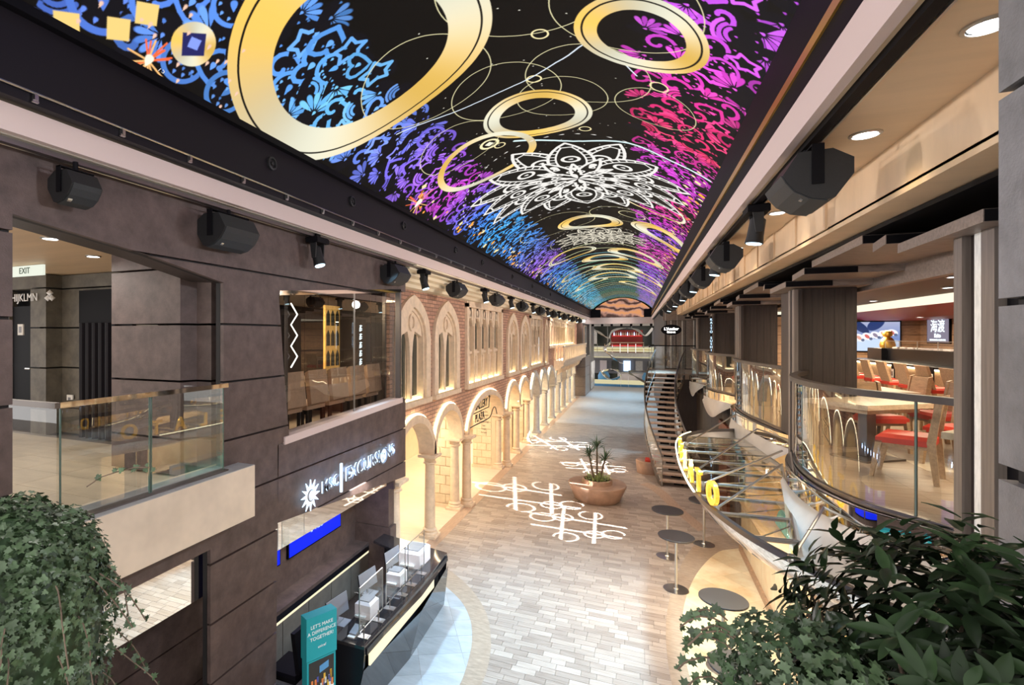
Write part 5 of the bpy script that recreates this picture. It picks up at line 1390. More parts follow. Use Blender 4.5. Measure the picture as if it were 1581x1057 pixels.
# sushi counter
sc_ = thing('sushi_counter', 'long black sushi counter with lit lower front', 'counter', (5.4, 13.4, ZD))
MB().bbox(4.98, 5.5, 10.2, 16.6, 4.38, 4.43, .01).build('worktop', 'rest_black', sc_); MB().box(5.35, 5.75, 10.2, 16.4, 4.43, 4.70).build('upper_tier', 'rest_black', sc_)
MB().box(5.2, 5.6, 10.2, 16.6, ZD, 4.38).build('front', 'wood_oak', sc_); MB().box(5.15, 5.19, 10.2, 16.6, 4.33, 4.36).build('light_line', 'glow_strip', sc_)
gc = thing('glass_case', 'low glass sushi display case on the black counter', 'case', (5.5, 13.6, 4.7))
MB().box(5.36, 5.70, 12.3, 15.4, 4.70, 4.88).build('glass_box', 'glass_clear', gc)
mb = MB()
for yy in (12.3, 13.1, 13.9, 14.7, 15.4): mb.box(5.355, 5.365, yy - .008, yy + .008, 4.70, 4.885)
mb.box(5.35, 5.37, 12.3, 15.4, 4.878, 4.888); mb.build('glass_edge', 'steel', gc)
for k in range(8): MB().bbox(5.42, 5.62, 12.45 + k * .36, 12.7 + k * .36, 4.705, 4.74, .01).build('tray', 'device_white', gc)
fg = thing('golden_figurine', 'small round golden figurine on the counter in front of the wall screen', 'figurine', (5.45, 15.55, 4.7))
MB().lathe([(.13, 4.70), (.15, 4.78), (.12, 4.90), (.075, 4.96), (.02, 4.97)], (5.45, 15.55, 0), 16).build('body', 'gold_dark', fg, smooth=True); MB().lathe([(.02, 4.95), (.085, 4.99), (.10, 5.05), (.075, 5.11), (.01, 5.13)], (5.45, 15.55, 0), 16).build('head', 'gold_dark', fg, smooth=True)
MB().bbox(5.25, 5.65, 15.3, 15.8, 4.43, 4.71, .01).build('stand', 'rest_black', fg)
br = thing('rice_barrel', 'pale wooden sake barrel at the near end of the counter', 'barrel', (5.5, 11.75, 4.7))
MB().lathe([(.16, 4.70), (.19, 4.85), (.18, 5.0), (.001, 5.0)], (5.5, 11.75, 0), 18).build('barrel_body', 'wood_table', br, smooth=True); MB().lathe([(.195, 4.76), (.2, 4.80), (.195, 4.80)], (5.5, 11.75, 0), 18).build('rope_band', 'cloth_white', br)
MB().box(5.30, 5.31, 11.66, 11.84, 4.76, 4.95).build('paper_label', 'cloth_white', br)
# bar stools
def stool(loc, label):
    x, y, z = loc; o = thing('bar_stool', label, 'stool', loc, 'stools along the sushi counter')
    MB().bbox(x - .2, x + .2, y - .21, y + .21, z + .66, z + .74, .03).build('seat', 'red_leather', o)
    MB().obox((x - .21, y, z + .90), (.02, 0, .0), (0, .20, 0), (-.05, 0, .20)).build('backrest', 'wood_oak', o)
    for dx in (-.18, .17):
        for dy in (-.18, .18): MB().obox((x + dx, y + dy, z + .33), (.018, 0, 0), (0, .018, 0), (.01 * (1 if dx < 0 else -1), 0, .33)).build('leg', 'wood_oak', o)
    MB().box(x + .14, x + .17, y - .18, y + .18, z + .25, z + .28).build('footrest', 'wood_oak', o)
    return o
st0 = stool((4.6, 10.35, ZD), 'oak bar stool with red seat at the sushi counter, nearest of seven')
for k in range(1, 7): dup(st0, (4.6, 10.35 + k * .78, ZD), f'oak bar stool with red seat at the sushi counter, {ORD[k]} of seven from the camera')
for k, y in enumerate((10.75, 12.3, 13.86)):
    o = thing('menu_card', f'black menu holder with white printed card between the bar stools, {ORD[k]} of three', 'card', (4.9, y, 4.43))
    MB().box(4.94, 4.96, y - .06, y + .06, 4.10, 4.42).build('holder', 'matte_black', o); MB().box(4.935, 4.94, y - .05, y + .05, 4.12, 4.30).build('card', 'cloth_white', o); MB().box(4.932, 4.935, y - .03, y + .03, 4.16, 4.25).build('print', 'text_dark', o)
# dining tables and red chairs
def table(c, size, rot, label, h=.75):
    x, y = c; o = thing('dining_table', label, 'table', (0, 0, 0)); ca_, sa_ = math.cos(rot), math.sin(rot)
    ax, ay = (ca_ * size[0], sa_ * size[0], 0), (-sa_ * size[1], ca_ * size[1], 0)
    MB().obox((x, y, ZD + h - .03), ax, ay, (0, 0, .03)).build('tabletop', 'wood_table', o)
    MB().obox((x, y, ZD + h - .09), tuple(v * .8 for v in ax), tuple(v * .8 for v in ay), (0, 0, .03)).build('apron', 'wood_table', o)
    MB().obox((x, y, ZD + h / 2 - .05), tuple(v * .14 for v in ax), tuple(v * .14 for v in ay), (0, 0, h / 2 - .08)).build('pedestal', 'dark_steel', o); MB().obox((x, y, ZD + .012), tuple(v * .6 for v in ax), tuple(v * .6 for v in ay), (0, 0, .012)).build('base_plate', 'dark_steel', o)
    return o
table((2.75, 8.45), (.52, .40), R(35), 'pale wood dining table just inside the nearest curved balustrade')
table((3.0, 6.0), (.38, .38), R(48), 'pale wood table corner beside the wide right hand post')
table((3.35, 10.6), (.42, .75), R(8), 'pale wood dining table further back on the nearest balcony')
table((3.05, 12.6), (.42, .6), R(15), 'pale wood dining table on the second lobed balcony')
table((3.05, 17.3), (.42, .6), R(10), 'pale wood dining table on the third lobed balcony')
def red_chair(loc, rot, label, first=[None]):
    if first[0] is None:
        o = thing('dining_chair', label, 'chair', (0, 0, 0), 'red seated oak dining chairs')
        mb = MB(); mb.bbox(-.24, .24, -.25, .22, .40, .50, .04); mb.build('seat', 'red_leather', o)
        MB().prism([(-.21, .50), (-.25, .58), (-.31, .92), (-.285, .92), (-.22, .58)], lambda u, v, w_: (w_, u, v), -.20, .20).build('backrest', 'wood_oak', o)
        for sx_ in (-1, 1):
            MB().prism([(-.30, 0), (-.255, 0), (-.20, .45), (-.27, .92), (-.33, .94), (-.27, .45)], lambda u, v, w_: (w_, u, v), sx_ * .235 - .02, sx_ * .235 + .02).build('leg', 'wood_oak', o)
            MB().prism([(.24, 0), (.275, 0), (.22, .42), (.16, .42)], lambda u, v, w_: (w_, u, v), sx_ * .22 - .02, sx_ * .22 + .02).build('leg', 'wood_oak', o)
        mb = MB(); mb.box(-.22, .22, -.23, .18, .36, .40); mb.build('seat_frame', 'wood_oak', o)
        o.location = loc; o.rotation_euler = (0, 0, rot); first[0] = o; return o
    return dup(first[0], loc, label, rot)
red_chair((2.78, 7.48, ZD), R(62), 'oak chair with thick red seat standing alone behind the nearest balustrade')
red_chair((3.6, 8.3, ZD), R(120), 'oak chair with red seat on the far side of the nearest pale table')
red_chair((3.1, 9.15, ZD), R(200), 'oak chair with red seat at the far corner of the nearest pale table')
red_chair((3.98, 9.75, ZD), R(100), 'oak chair with red seat turned away, right of the long back table')
red_chair((4.0, 11.0, ZD), R(95), 'oak chair with red seat behind the long back table')
red_chair((3.65, 6.6, ZD), R(130), 'oak chair with red seat pushed near the table by the wide post')
red_chair((2.72, 11.6, ZD), R(-10), 'oak chair with red seat on the second lobed balcony, camera side of the table')
red_chair((3.1, 13.5, ZD), R(185), 'oak chair with red seat on the second lobed balcony, far side of the table')
red_chair((2.65, 16.4, ZD), R(0), 'oak chair with red seat on the third lobed balcony, camera side of the table')
red_chair((3.2, 18.1, ZD), R(180), 'oak chair with red seat on the third lobed balcony, far side of the table')
for i, (x, y) in enumerate(((3.3, 6.4), (3.5, 8.2), (4.3, 7.2), (4.2, 10.0), (3.4, 11.4), (5.4, 11.6), (4.4, 13.2), (5.6, 14.4), (3.4, 15.6), (3.3, 17.4))):
    downlight(x, y, 5.715 if x < 4.8 or y < 8 else 5.405, f'small recessed downlight in the restaurant ceiling, {ORD[i]} from the camera', .06)
# =================================================================== CANOPY WITH GOLD LETTERS
FE = smoothpts([(1.95, 4.7), (1.62, 5.05), (1.28, 5.59), (1.0, 6.16), (.77, 6.94), (.66, 7.65), (.61, 8.76), (.62, 9.8), (.68, 10.9), (.88, 11.8), (1.3, 12.5), (1.9, 12.9)], 5)
cn = thing('glass_canopy', 'curved glass and steel canopy over the gelato shop on the right', 'canopy', (1.4, 8.8, 2.8))
rows = []
for q in range(6):
    t = q / 5; O = offs(FE, -.13 * t ** 1.6 * -1)
    rows.append([(p[0] + .16 * t ** 1.5, p[1], 2.97 - .27 * t) for p in FE])
MB().grid(rows).build('polished_edge', 'mirror', cn, smooth=True)
MB().wall_strip(offs(FE, -.02), 2.93, 2.985, .05).build('top_rail', 'dark_steel', cn, smooth=True)
MB().wall_strip(offs(FE[24:48], .015), 2.975, 2.99, .02).build('light_line', 'canopy_glow', cn)
bk = lambda y: (1.50 + (y - 6.35) * .18) if y < 9.6 else 2.09 - (y - 9.6) * .06
def fx_(y):
    for a, b_ in zip(FE, FE[1:]):
        if min(a[1], b_[1]) <= y <= max(a[1], b_[1]): return a[0] + (b_[0] - a[0]) * (y - a[1]) / (b_[1] - a[1] + 1e-9)
    return 1.9
cy_ = [6.15, 6.85, 7.5, 8.15, 8.85, 9.55, 10.3, 11.05, 11.8]
for y in cy_:
    mb = MB()
    for dy_ in (-.035, .035): mb.tube([(fx_(y) + .03, y + dy_, 2.93), (bk(y), y + dy_ + .05, 2.93)], .016, 6)
    mb.build('cross_bar', 'steel', cn)
for a, b_ in zip(cy_, cy_[1:]):
    MB().add([(fx_(a) + .04, a + .04, 2.95), (bk(a), a + .09, 2.95), (bk(b_), b_, 2.95), (fx_(b_) + .04, b_ - .04, 2.95)], [(0, 1, 2, 3)]).build('glass_panel', 'glass_bronze', cn)
    MB().tube([(fx_(a) + .05, a, 2.9), (bk(b_), b_, 2.9)], .008, 5).build('tension_rod', 'steel', cn)
MB().tube([(bk(y), y + .05, 2.92) for y in cy_], .035, 8).build('rear_beam', 'steel', cn)
for a, b_ in (((1.28, 5.6, 2.97), (1.80, 6.55, 3.26)), ((.84, 6.90, 2.97), (1.75, 8.1, 3.3)), ((.80, 7.95, 2.97), (1.95, 9.05, 3.3)), ((.72, 8.5, 2.97), (2.14, 11.4, 3.3)), ((.82, 10.8, 2.97), (1.98, 12.8, 3.35))):
    MB().tube([a, b_], .014, 8).build('stay_rod', 'steel', cn); MB().lathe([(.03, -.03), (.035, 0), (.03, .04)], a, 10).build('rod_foot', 'steel', cn)
gl_ = thing('gelato_letters', 'gold standing GELATO letters along the canopy edge', 'sign', (.7, 8.2, 3.0))
for ch, y in zip('GELATO', (9.75, 9.2, 8.62, 8.0, 7.45, 6.92)):
    x = fx_(y) + .03; a = Vector((fx_(y + .1) - fx_(y - .1), .2)).normalized()
    text('gold_letter', ch, .40, (x, y, 3.125), (-a.x, -a.y, 0), (0, 0, 1), 'gold', gl_, .022, bold=.006)
# gelato shop below
gs_ = frame('wall_gelato', 'honey onyx counter front and amber walls of the gelato shop', (2.4, 10, 0))
for k in range(5): MB().box(2.2, 2.45, 8.6 + k * 1.06, 9.65 + k * 1.06, .12, 1.15).build('onyx_panel', 'onyx', gs_)
MB().box(2.15, 2.5, 8.6, 13.9, 0, .12).build('skirting', 'wood_wall', gs_); MB().box(2.15, 2.55, 8.6, 13.9, 1.15, 1.19).build('counter_top', 'wood_table', gs_)
MB().box(3.9, 4.0, 3, 15, 0, 3.1).build('rear_wall', 'onyx', gs_); MB().box(2.3, 4.0, 13.9, 14.05, 0, 3.1).build('end_wall', 'onyx', gs_)
for yy in (8.35, 8.05): MB().box(2.18, 2.34, yy - .08, yy + .08, 0, 2.9).build('door_post', 'wood_wall' if yy > 8.2 else 'rest_black', gs_)
MB().box(2.3, 4.0, 7.3, 7.4, 0, 2.9).build('partition', 'wood_dark', gs_)
for k in range(3):
    o = thing('gelato_case', f'turquoise curved glass gelato case under the canopy, {ORD[k]} to the camera', 'case', (2.75, 8.9 + k * 1.3, 1.19))
    mat_n = 'case_turquoise'
    if mat_n not in MATS: mat(mat_n, (.18, .55, .56), .15)
    MB().prism([(2.56, 1.19), (2.98, 1.19), (2.98, 1.62), (2.80, 1.60), (2.62, 1.42)], XZ, 8.75 + k * 1.3, 9.85 + k * 1.3).build('case_body', mat_n, o); MB().box(2.58, 3.0, 8.75 + k * 1.3, 9.85 + k * 1.3, 1.62, 1.65).build('case_lid', 'steel', o)
o = thing('crepes_sign', 'white lit CREPES poster panel under the canopy', 'sign', (2.05, 9.3, 1.5))
MB().box(2.13, 2.15, 9.0, 9.45, 1.25, 1.85).build('panel', 'exit_white', o); text('heading', 'CREPES', .10, (2.125, 9.22, 1.74), (0, -1, 0), (0, 0, 1), 'gold', o, .001)
MB().tube([(2.128, 9.32, 1.35), (2.128, 9.22, 1.45), (2.128, 9.14, 1.42), (2.128, 9.1, 1.55)], .012, 5).build('drawing', 'text_dark', o)
MB().box(2.19, 2.2, 8.9, 9.0, 1.19, 1.3).build('clip', 'steel', o)
# ground floor wall beneath the further lobes
gw = frame('wall_under_deck', 'dark brown ground floor wall beneath the further balconies', (2.6, 18, 0))
for k in range(9): MB().box(2.3, 2.45, 14.1 + k * 1.2, 15.28 + k * 1.2, 0, 3.1).build('wall_panel', 'wood_dark', gw)
MB().box(2.22, 2.3, 16.2, 17.7, 0, 2.5).build('door_leaf', 'rust_door', gw); MB().box(2.45, 2.6, 14, 28, 0, 3.1).build('backing', 'joint_black', gw)
MB().box(2.3, 9, 3, 28, 3.05, 3.1).build('ground_ceiling', 'soffit_cream', gw)
MB().box(1.3, 2.7, 25.0, 25.1, 0, 3.2).build('return_wall', 'wood_dark', gw)
# =================================================================== CURVED STAIR
stt = thing('curved_stair', 'open tread curved stair with glass sides climbing to the upper deck', 'stairs', (1.2, 21.5, 0))
NS = 20
def sleft(t): return .72 - .52 * math.sin(PI * min(1, t * .95)) + .02 * t
Wd = 1.12
Lp, Rp = [], []
for i in range(NS + 1):
    t = i / NS; y = 18.9 + 5.4 * t; z = ZD * t; Lp.append((sleft(t), y, z)); Rp.append((sleft(t) + Wd - .06 * math.sin(PI * t), y, z))
for i in range(1, NS + 1):
    l, r_ = Lp[i], Rp[i]; z = l[2]
    MB().add([(l[0], l[1] - .29, z - .05), (r_[0], r_[1] - .29, z - .05), (r_[0], r_[1] + .03, z - .05), (l[0], l[1] + .03, z - .05), (l[0], l[1] - .29, z), (r_[0], r_[1] - .29, z), (r_[0], r_[1] + .03, z), (l[0], l[1] + .03, z)],
             [(0, 3, 2, 1), (4, 5, 6, 7), (0, 1, 5, 4), (1, 2, 6, 5), (2, 3, 7, 6), (3, 0, 4, 7)]).build('tread', 'tread_wood', stt)
    MB().box(l[0] + .45, l[0] + .75, l[1] - .02, l[1] + .0, z - .17, z - .05).build('riser_bracket', 'matte_black', stt)
for P, nm in ((Lp, 'left'), (Rp, 'right')):
    mb = MB(); mb.wall_strip([(p[0], p[1] - .15) for p in P], [p[2] - .22 for p in P], [p[2] + .05 for p in P], .04); mb.build('stringer', 'dark_steel', stt, smooth=True)
    for a in (0, 5, 10, 15): MB().wall_strip([(p[0], p[1] - .15) for p in P[a:a + 6]], [p[2] + .05 for p in P[a:a + 6]], [p[2] + .88 for p in P[a:a + 6]], .014).build('glass_side', 'glass_rail', stt, smooth=True)
    MB().tube([(p[0], p[1] - .15, p[2] + .98) for p in P], .028, 8).build('handrail', 'dark_steel', stt, smooth=True)
    for a in range(0, NS + 1, 3): MB().tube([(P[a][0], P[a][1] - .15, P[a][2]), (P[a][0], P[a][1] - .15, P[a][2] + .98)], .014, 6).build('baluster', 'steel', stt)
ldg = frame('floor_landing', 'upper landing at the head of the curved stair', (1.5, 25.5, ZD))
MB().box(.45, 2.7, 24.3, 27.2, 3.15, ZD).build('landing_slab', 'deck_floor', ldg); MB().box(.40, .46, 24.3, 27.2, 3.1, ZD + .02).build('landing_edge', 'dark_steel', ldg)
lr = thing('landing_railing', 'glass landing railing with thin black handrail behind the stair head', 'railing', (1.4, 27, ZD))
MB().box(.46, 2.6, 27.0, 27.014, ZD + .05, 4.5).build('glass_panel', 'glass_rail', lr); MB().box(.44, 2.7, 26.97, 27.04, 4.5, 4.55).build('handrail', 'matte_black', lr); MB().box(.44, .455, 24.4, 27.0, ZD + .05, 4.5).build('glass_panel', 'glass_rail', lr); MB().box(.42, .48, 24.4, 27.0, 4.5, 4.55).build('handrail', 'matte_black', lr)
wl2 = frame('wall_landing', 'grey brown timber wall beyond the stair head', (2.2, 28.5, ZD))
for k in range(6): MB().box(1.30 + k * .42, 1.69 + k * .42, 28.2 - k * .0, 28.3, ZD, 6.3).build('wall_board', 'wood_slat', wl2)
for k in range(4): MB().box(1.45 + k * .5, 1.50 + k * .5, 28.1, 28.2, ZD, 6.2).build('upright_strip', 'stone_grey', wl2)
MB().box(1.1, 2.6, 27.6, 28.2, 5.75, 6.2).build('bulkhead', 'wood_slat', wl2)
MB().box(1.2, 4, 28.3, 48, 0, 6.4).build('beyond', 'wood_dark', wl2)
so_ = thing('oval_sign', 'dark oval hanging sign with pale bistro lettering above the stair head', 'sign', (1.45, 26.9, 5.3))
ov = [(1.42 + .44 * math.cos(k * PI / 16), 5.28 + .25 * math.sin(k * PI / 16)) for k in range(32)]
MB().prism(ov, XZ, 26.9, 26.96).build('oval_board', 'matte_black', so_); text('letters', "L'Atelier", .18, (1.42, 26.89, 5.32), (1, 0, 0), (0, 0, 1), 'neon_white', so_, .004); text('letters', 'Bistrot', .13, (1.42, 26.89, 5.17), (1, 0, 0), (0, 0, 1), 'neon_white', so_, .004)
for dx_ in (-.25, .25): MB().tube([(1.42 + dx_, 26.93, 5.48), (1.42 + dx_, 26.93, 6.40)], .008, 5).build('hanger', 'steel', so_)
bs = thing('vertical_sign', 'narrow cold white vertical sign lit on the far balcony post', 'sign', (2.05, 18.3, 4.9))
MB().box(2.06, 2.10, 18.2, 18.34, 4.45, 5.6).build('sign_blade', 'matte_black', bs)
for k, ch in enumerate('KAITO SUSHI'):
    if ch != ' ': text('letter', ch, .10, (2.08, 18.19, 5.5 - k * .095), (1, 0, 0), (0, 0, 1), 'glow_cold', bs, .004)
# round bench by the stair
rb = thing('round_bench', 'low curved stone bench with dark red back cushion beside the stair foot', 'bench', (.36, 20.5, 0))
MB().lathe([(.42, 0), (.46, .42), (.44, .46), (.001, .46)], (.36, 20.5, 0), 24).build('stone_base', 'terracotta_bench', rb, smooth=True); MB().tube([(.36 + .30 * math.cos(t), 20.5 + .30 * math.sin(t), .52) for t in np.linspace(-2.0, 1.2, 10)], .09, 8).build('cushion', 'red_leather', rb, smooth=True)
# =================================================================== FAR END
fe = frame('wall_end', 'far end of the hall with upper and lower lobby levels', (-1.5, 56, 0))
MB().box(-6, 4, 60, 60.2, 0, 6.5).build('rear_wall', 'pane_dark', fe); MB().box(-6, 4, 48.3, 60, 6.05, 6.2).build('lobby_ceiling', 'stone_grey', fe)
MB().box(-6, 4, 55, 60, 2.75, 3.25).build('upper_slab', 'stone_grey', fe); MB().box(-6, 4, 54.9, 55, 2.82, 2.87).build('slab_light', 'parapet_glow', fe)
MB().box(-6, 4, 54.92, 54.98, 3.4, 3.85).build('lit_parapet', 'parapet_glow', fe); MB().box(-6, 4, 54.85, 54.95, 3.85, 3.95).build('parapet_cap', 'stone_grey', fe); MB().box(-6, 4, 54.86, 54.9, 3.58, 3.64).build('parapet_bar', 'gold_dark', fe)
MB().box(-5, 1.5, 53.9, 54.6, 0, .18).build('step', 'banner_blue', fe); MB().box(-4.2, 1.5, 54.6, 55.2, .18, .55).build('lit_step', 'parapet_glow', fe)
for k in range(7): MB().box(-3.9 + k * .8, -3.7 + k * .8, 48.4, 48.6, 5.85, 6.05).build('ceiling_spot', 'matte_black', fe)
MB().box(-6, 4, 59.5, 59.9, .9, 2.6).build('lower_backdrop', 'device_grey', fe)
for k in range(9): MB().box(-4.6 + k * .72, -4.56 + k * .72, 54.84, 54.9, 3.3, 4.2).build('parapet_post', 'chrome', fe)
for k in range(5): MB().box(-3.9 + k * 1.2, -3.2 + k * 1.2, 59.3, 59.45, 1.2, 2.3).build('lobby_panel', ('device_white', 'pane_dark', 'screen_mark', 'stone_grey', 'pane_dark')[k], fe)
for k in range(4): MB().box(-5 + k * 2.1, -4.2 + k * 2.1, 59.2, 59.4, 4.1, 5.6).build('upper_panel', ('stone_grey', 'pane_dark', 'pane_dark', 'device_grey')[k], fe)
rb_ = thing('red_bar', 'small red lit bar with shelves on the upper level at the far end', 'bar', (-1.4, 57, 3.3))
MB().box(-2.7, .4, 57, 57.5, 3.3, 4.25).build('bar_front', 'red_panel', rb_); MB().box(-2.8, .5, 56.9, 57.6, 4.25, 4.32).build('bar_top', 'stone_cream', rb_); MB().box(-2.7, .4, 58.4, 58.5, 3.3, 5.6).build('back_panel', 'red_panel', rb_)
MB().box(-2.6, .3, 58.3, 58.4, 4.95, 5.02).build('shelf_light', 'red_glow', rb_); MB().box(-2.6, .3, 56.95, 57.0, 3.9, 4.0).build('front_light', 'red_glow', rb_)
for k in range(12): MB().lathe([(.06, 5.02), (.06, 5.25), (.02, 5.3), (.02, 5.4)], (-2.4 + k * .22, 58.33, 0), 8).build('bottle', 'tan_metal' if k % 3 else 'screen_mark', rb_)
lc = thing('lobby_counter', 'white lobby counter on the lower level at the far end', 'counter', (-.9, 57, 0))
MB().bbox(-2.0, .6, 56.6, 57.3, .0, 1.15, .04).build('counter_body', 'device_white', lc); MB().box(-2.05, .65, 56.5, 57.35, 1.15, 1.22).build('counter_top', 'stone_grey', lc)
for k, (x, l) in enumerate(((-3.3, 'round blue lobby armchair left of the white counter at the far end'), (.9, 'blue draped lobby armchair right of the white counter at the far end'))):
    o = thing('armchair', l, 'chair', (x, 56, 0)); MB().lathe([(.35, .1), (.55, .4), (.58, .9), (.40, 1.3), (.05, 1.4)], (x, 56, 0), 14).build('shell', 'banner_blue', o, smooth=True); MB().lathe([(.42, .0), (.40, .1)], (x, 56, 0), 12).build('base', 'chrome', o)
for k, (pts_, l) in enumerate((([(-4.0, 5.6), (-3.2, 5.0), (-2.5, 4.4), (-3.1, 3.7), (-2.4, 2.9), (-1.5, 2.3)], 'twisted chrome ribbon sculpture hanging at the far end, left one'), ([(1.2, 5.7), (.6, 5.0), (-.1, 5.5), (-1.2, 5.75), (-2.4, 5.4), (-2.7, 4.4)], 'arched pale ribbon sculpture framing the red bar at the far end'),
    ([(-3.4, 1.5), (-2.6, .7), (-1.6, 1.1), (-2.2, 1.7), (-3.4, 1.5)], 'looped chrome ribbon sculpture standing low at the far end'), ([(.9, .3), (-.2, 1.0), (-.9, 1.5), (.4, 1.6), (1.2, 1.0)], 'dark looped ribbon sculpture standing low at the right of the far end'))):
    o = thing('ribbon_sculpture', l, 'sculpture', (pts_[0][0], 53.5, pts_[0][1]))
    sp = smoothpts(pts_, 6); mb = MB(); mb.wall_strip([(0, 0), (1, 1)], 0, 0, .0) if False else None
    vs, fs = [], []
    for q, (x, z) in enumerate(sp):
        tw = .5 + .5 * math.sin(q * .45); vs += [(x - .14 * tw, 53.5 - .2, z + .12 * (1 - tw)), (x + .14 * tw, 53.5 + .2, z - .12 * (1 - tw)), (x + .14 * tw + .03, 53.5 + .2, z - .12 * (1 - tw) + .03), (x - .14 * tw + .03, 53.5 - .2, z + .12 * (1 - tw) + .03)]
        if q:
            for e_ in range(4): fs.append(((q - 1) * 4 + e_, (q - 1) * 4 + (e_ + 1) % 4, q * 4 + (e_ + 1) % 4, q * 4 + e_))
    mb.add(vs, fs); mb.build('ribbon', ('chrome', 'stone_grey', 'chrome', 'dark_steel')[k], o)
    MB().tube([(sp[len(sp) // 2][0], 53.5, sp[len(sp) // 2][1]), (sp[len(sp) // 2][0], 53.5, 6.05 if k < 2 else .0)], .012, 5).build('support_rod', 'steel', o)
# =================================================================== SPEAKERS AND MOVING HEADS ON THE TRACKS
PROF = [(-.20, .02), (-.11, .17), (.085, .175), (.20, .10), (.20, -.007), (.10, -.157), (.057, -.17), (-.04, -.15), (-.128, -.094), (-.175, -.03)]
def speaker(x, y, z, side, label, k=1.0, L=.5):
    """cabinet lying along the track; side -1 faces right (left wall), +1 faces left"""
    o = thing('loudspeaker', label, 'speaker', (x, y, z), 'loudspeakers on the left track' if side < 0 else 'loudspeakers on the right track')
    P = [(x + side * a * k, z + b_ * k) for a, b_ in PROF]
    MB().prism(P, XZ, y - L / 2, y + L / 2).build('cabinet', 'speaker_black', o)
    gr = [PROF[i] for i in (6, 7, 8, 9, 0)]
    vs = []; n_ = len(gr)
    for yy in (y - L / 2 + .012, y + L / 2 - .012):
        for q in (1.0, 1.05): vs += [(x + side * a * k * q, yy, z + b_ * k * q) for a, b_ in gr]
    fs = []
    for i in range(n_ - 1):
        fs += [(n_ + i, n_ + i + 1, 3 * n_ + i + 1, 3 * n_ + i), (i, i + 1, n_ + i + 1, n_ + i), (2 * n_ + i, 2 * n_ + i + 1, 3 * n_ + i + 1, 3 * n_ + i)]
    fs += [(0, n_, 3 * n_, 2 * n_), (n_ - 1, 2 * n_ - 1, 4 * n_ - 1, 3 * n_ - 1)]
    gq = MB().add(vs, fs).build('grille', 'grille_black', o)
    MB().box(x - side * .045 * k - .012, x - side * .045 * k + .012, y - L / 2 - .002 + .0, y - L / 2 + .004, z - .155 * k, z - .145 * k) if False else None
    mb = MB()
    for yy in (y - L / 2 - .012, y + L / 2 + .004):
        mb.box(x - .035 * k, x + .035 * k, yy, yy + .008, z - .06 * k, z + .215 * k)
    mb.box(x - .035 * k, x + .035 * k, y - L / 2 - .012, y + L / 2 + .012, z + .205 * k, z + .215 * k)
    mb.build('bracket', 'matte_black', o)
    top = 6.36
    if top > z + .215 * k: MB().tube([(x, y, z + .21 * k), (x, y, top)], .02, 8).build('clamp', 'matte_black', o)
    mb = MB(); cx, cz = x + side * (-.075) * k, z - .142 * k
    mb.obox((cx, y - L * .33, cz), (side * .008, 0, -.004), (0, .016, 0), (.004, 0, .006)); mb.build('badge', 'steel', gq)
    return o
s0 = speaker(-4.08, 4.28, 6.10, -1, 'first large black loudspeaker on the left track over the dark wall', 1.0, .52)
for i, y in enumerate((8.40, 11.85, 15.7, 19.5, 23.4, 27.3, 31.5, 35.7, 40.0)):
    dup(s0, (-4.08, y, 6.10), f'black loudspeaker on the left track, {ORD[i + 1]} counting from the camera')
speaker(-4.06, 2.63, 6.14, -1, 'small black wedge loudspeaker at the top left over the lobby opening', .72, .24)
s1 = speaker(1.13, 4.55, 6.10, 1, 'large black loudspeaker close to the camera on the right soffit track', 1.0, .52)
for i, y in enumerate((8.5, 11.3, 14.2, 17.2, 20.4, 24, 28)):
    dup(s1, (1.13, y, 6.10), f'black loudspeaker on the right soffit track, {ORD[i + 1]} counting from the camera')
def moving_head(x, y, z, label, grp, tilt=0.25):
    o = thing('moving_head_light', label, 'spotlight', (x, y, z), grp)
    mb = MB(); mb.bbox(x - .10, x + .10, y - .14, y + .14, z - .10, z - .02, .015); mb.build('base', 'matte_black', o)
    mb = MB(); mb.box(x - .02, x + .02, y - .05, y + .05, z - .03, z + .03); mb.build('clamp', 'matte_black', o)
    for dy_ in (-.105, .085): MB().prism([(x - .05, z - .10), (x + .05, z - .10), (x + .04, z - .30), (x - .02, z - .31)], XZ, y + dy_, y + dy_ + .02).build('yoke_arm', 'speaker_black', o)
    d_ = Vector((tilt, 0, -1)).normalized(); c_ = Vector((x, y, z - .26))
    hd = MB().tube([c_ - d_ * .12, c_ - d_ * .10, c_ + d_ * .07, c_ + d_ * .15], [.05, .072, .076, .085], 14).build('head', 'speaker_black', o, smooth=True)
    MB().tube([c_ + d_ * .151, c_ + d_ * .158], [.07, .066], 14).build('lens', 'lens_blue', hd)
    return o
m0 = moving_head(-4.08, 5.94, 6.37, 'moving head spotlight with blue lit lens above the corner window', 'moving heads on the left track', .3)
for i, y in enumerate((9.75, 14.3, 17.6, 21.6, 25.4, 29.3, 33.5, 38)):
    dup(m0, (-4.08, y, 6.37), f'moving head spotlight on the left track, {ORD[i + 1]} counting from the camera')
m1 = moving_head(1.13, 6.28, 6.37, 'moving head spotlight with blue lit lens behind the nearest right loudspeaker', 'moving heads on the right track', -.15)
for i, y in enumerate((9.3, 12.7, 15.7, 18.8, 22.4)):
    dup(m1, (1.13, y, 6.37), f'moving head spotlight on the right track, {ORD[i + 1]} counting from the camera')
d0 = None
for i, y in enumerate((3.12, 4.48, 6.94, 9.47, 12.0, 14.6, 17.2)):
    if d0 is None: d0 = downlight(1.45, y, 6.40, 'recessed downlight in the cream soffit beside the grey stone panel', .075, group='downlights of the cream soffit')
    else: dup(d0, (1.45, y, 6.40), f'recessed downlight in the cream soffit, {ORD[i]} from the camera')
    lamp('soffit_downlight', 'SPOT', (1.45, y, 6.36), 24, WARM, (1.40, y, 0), .12, spot=110, blend=1)
for y in (5, 8.2, 11.4, 14.6, 18):   # glow of the balcony level rising against the cream soffit
    pass
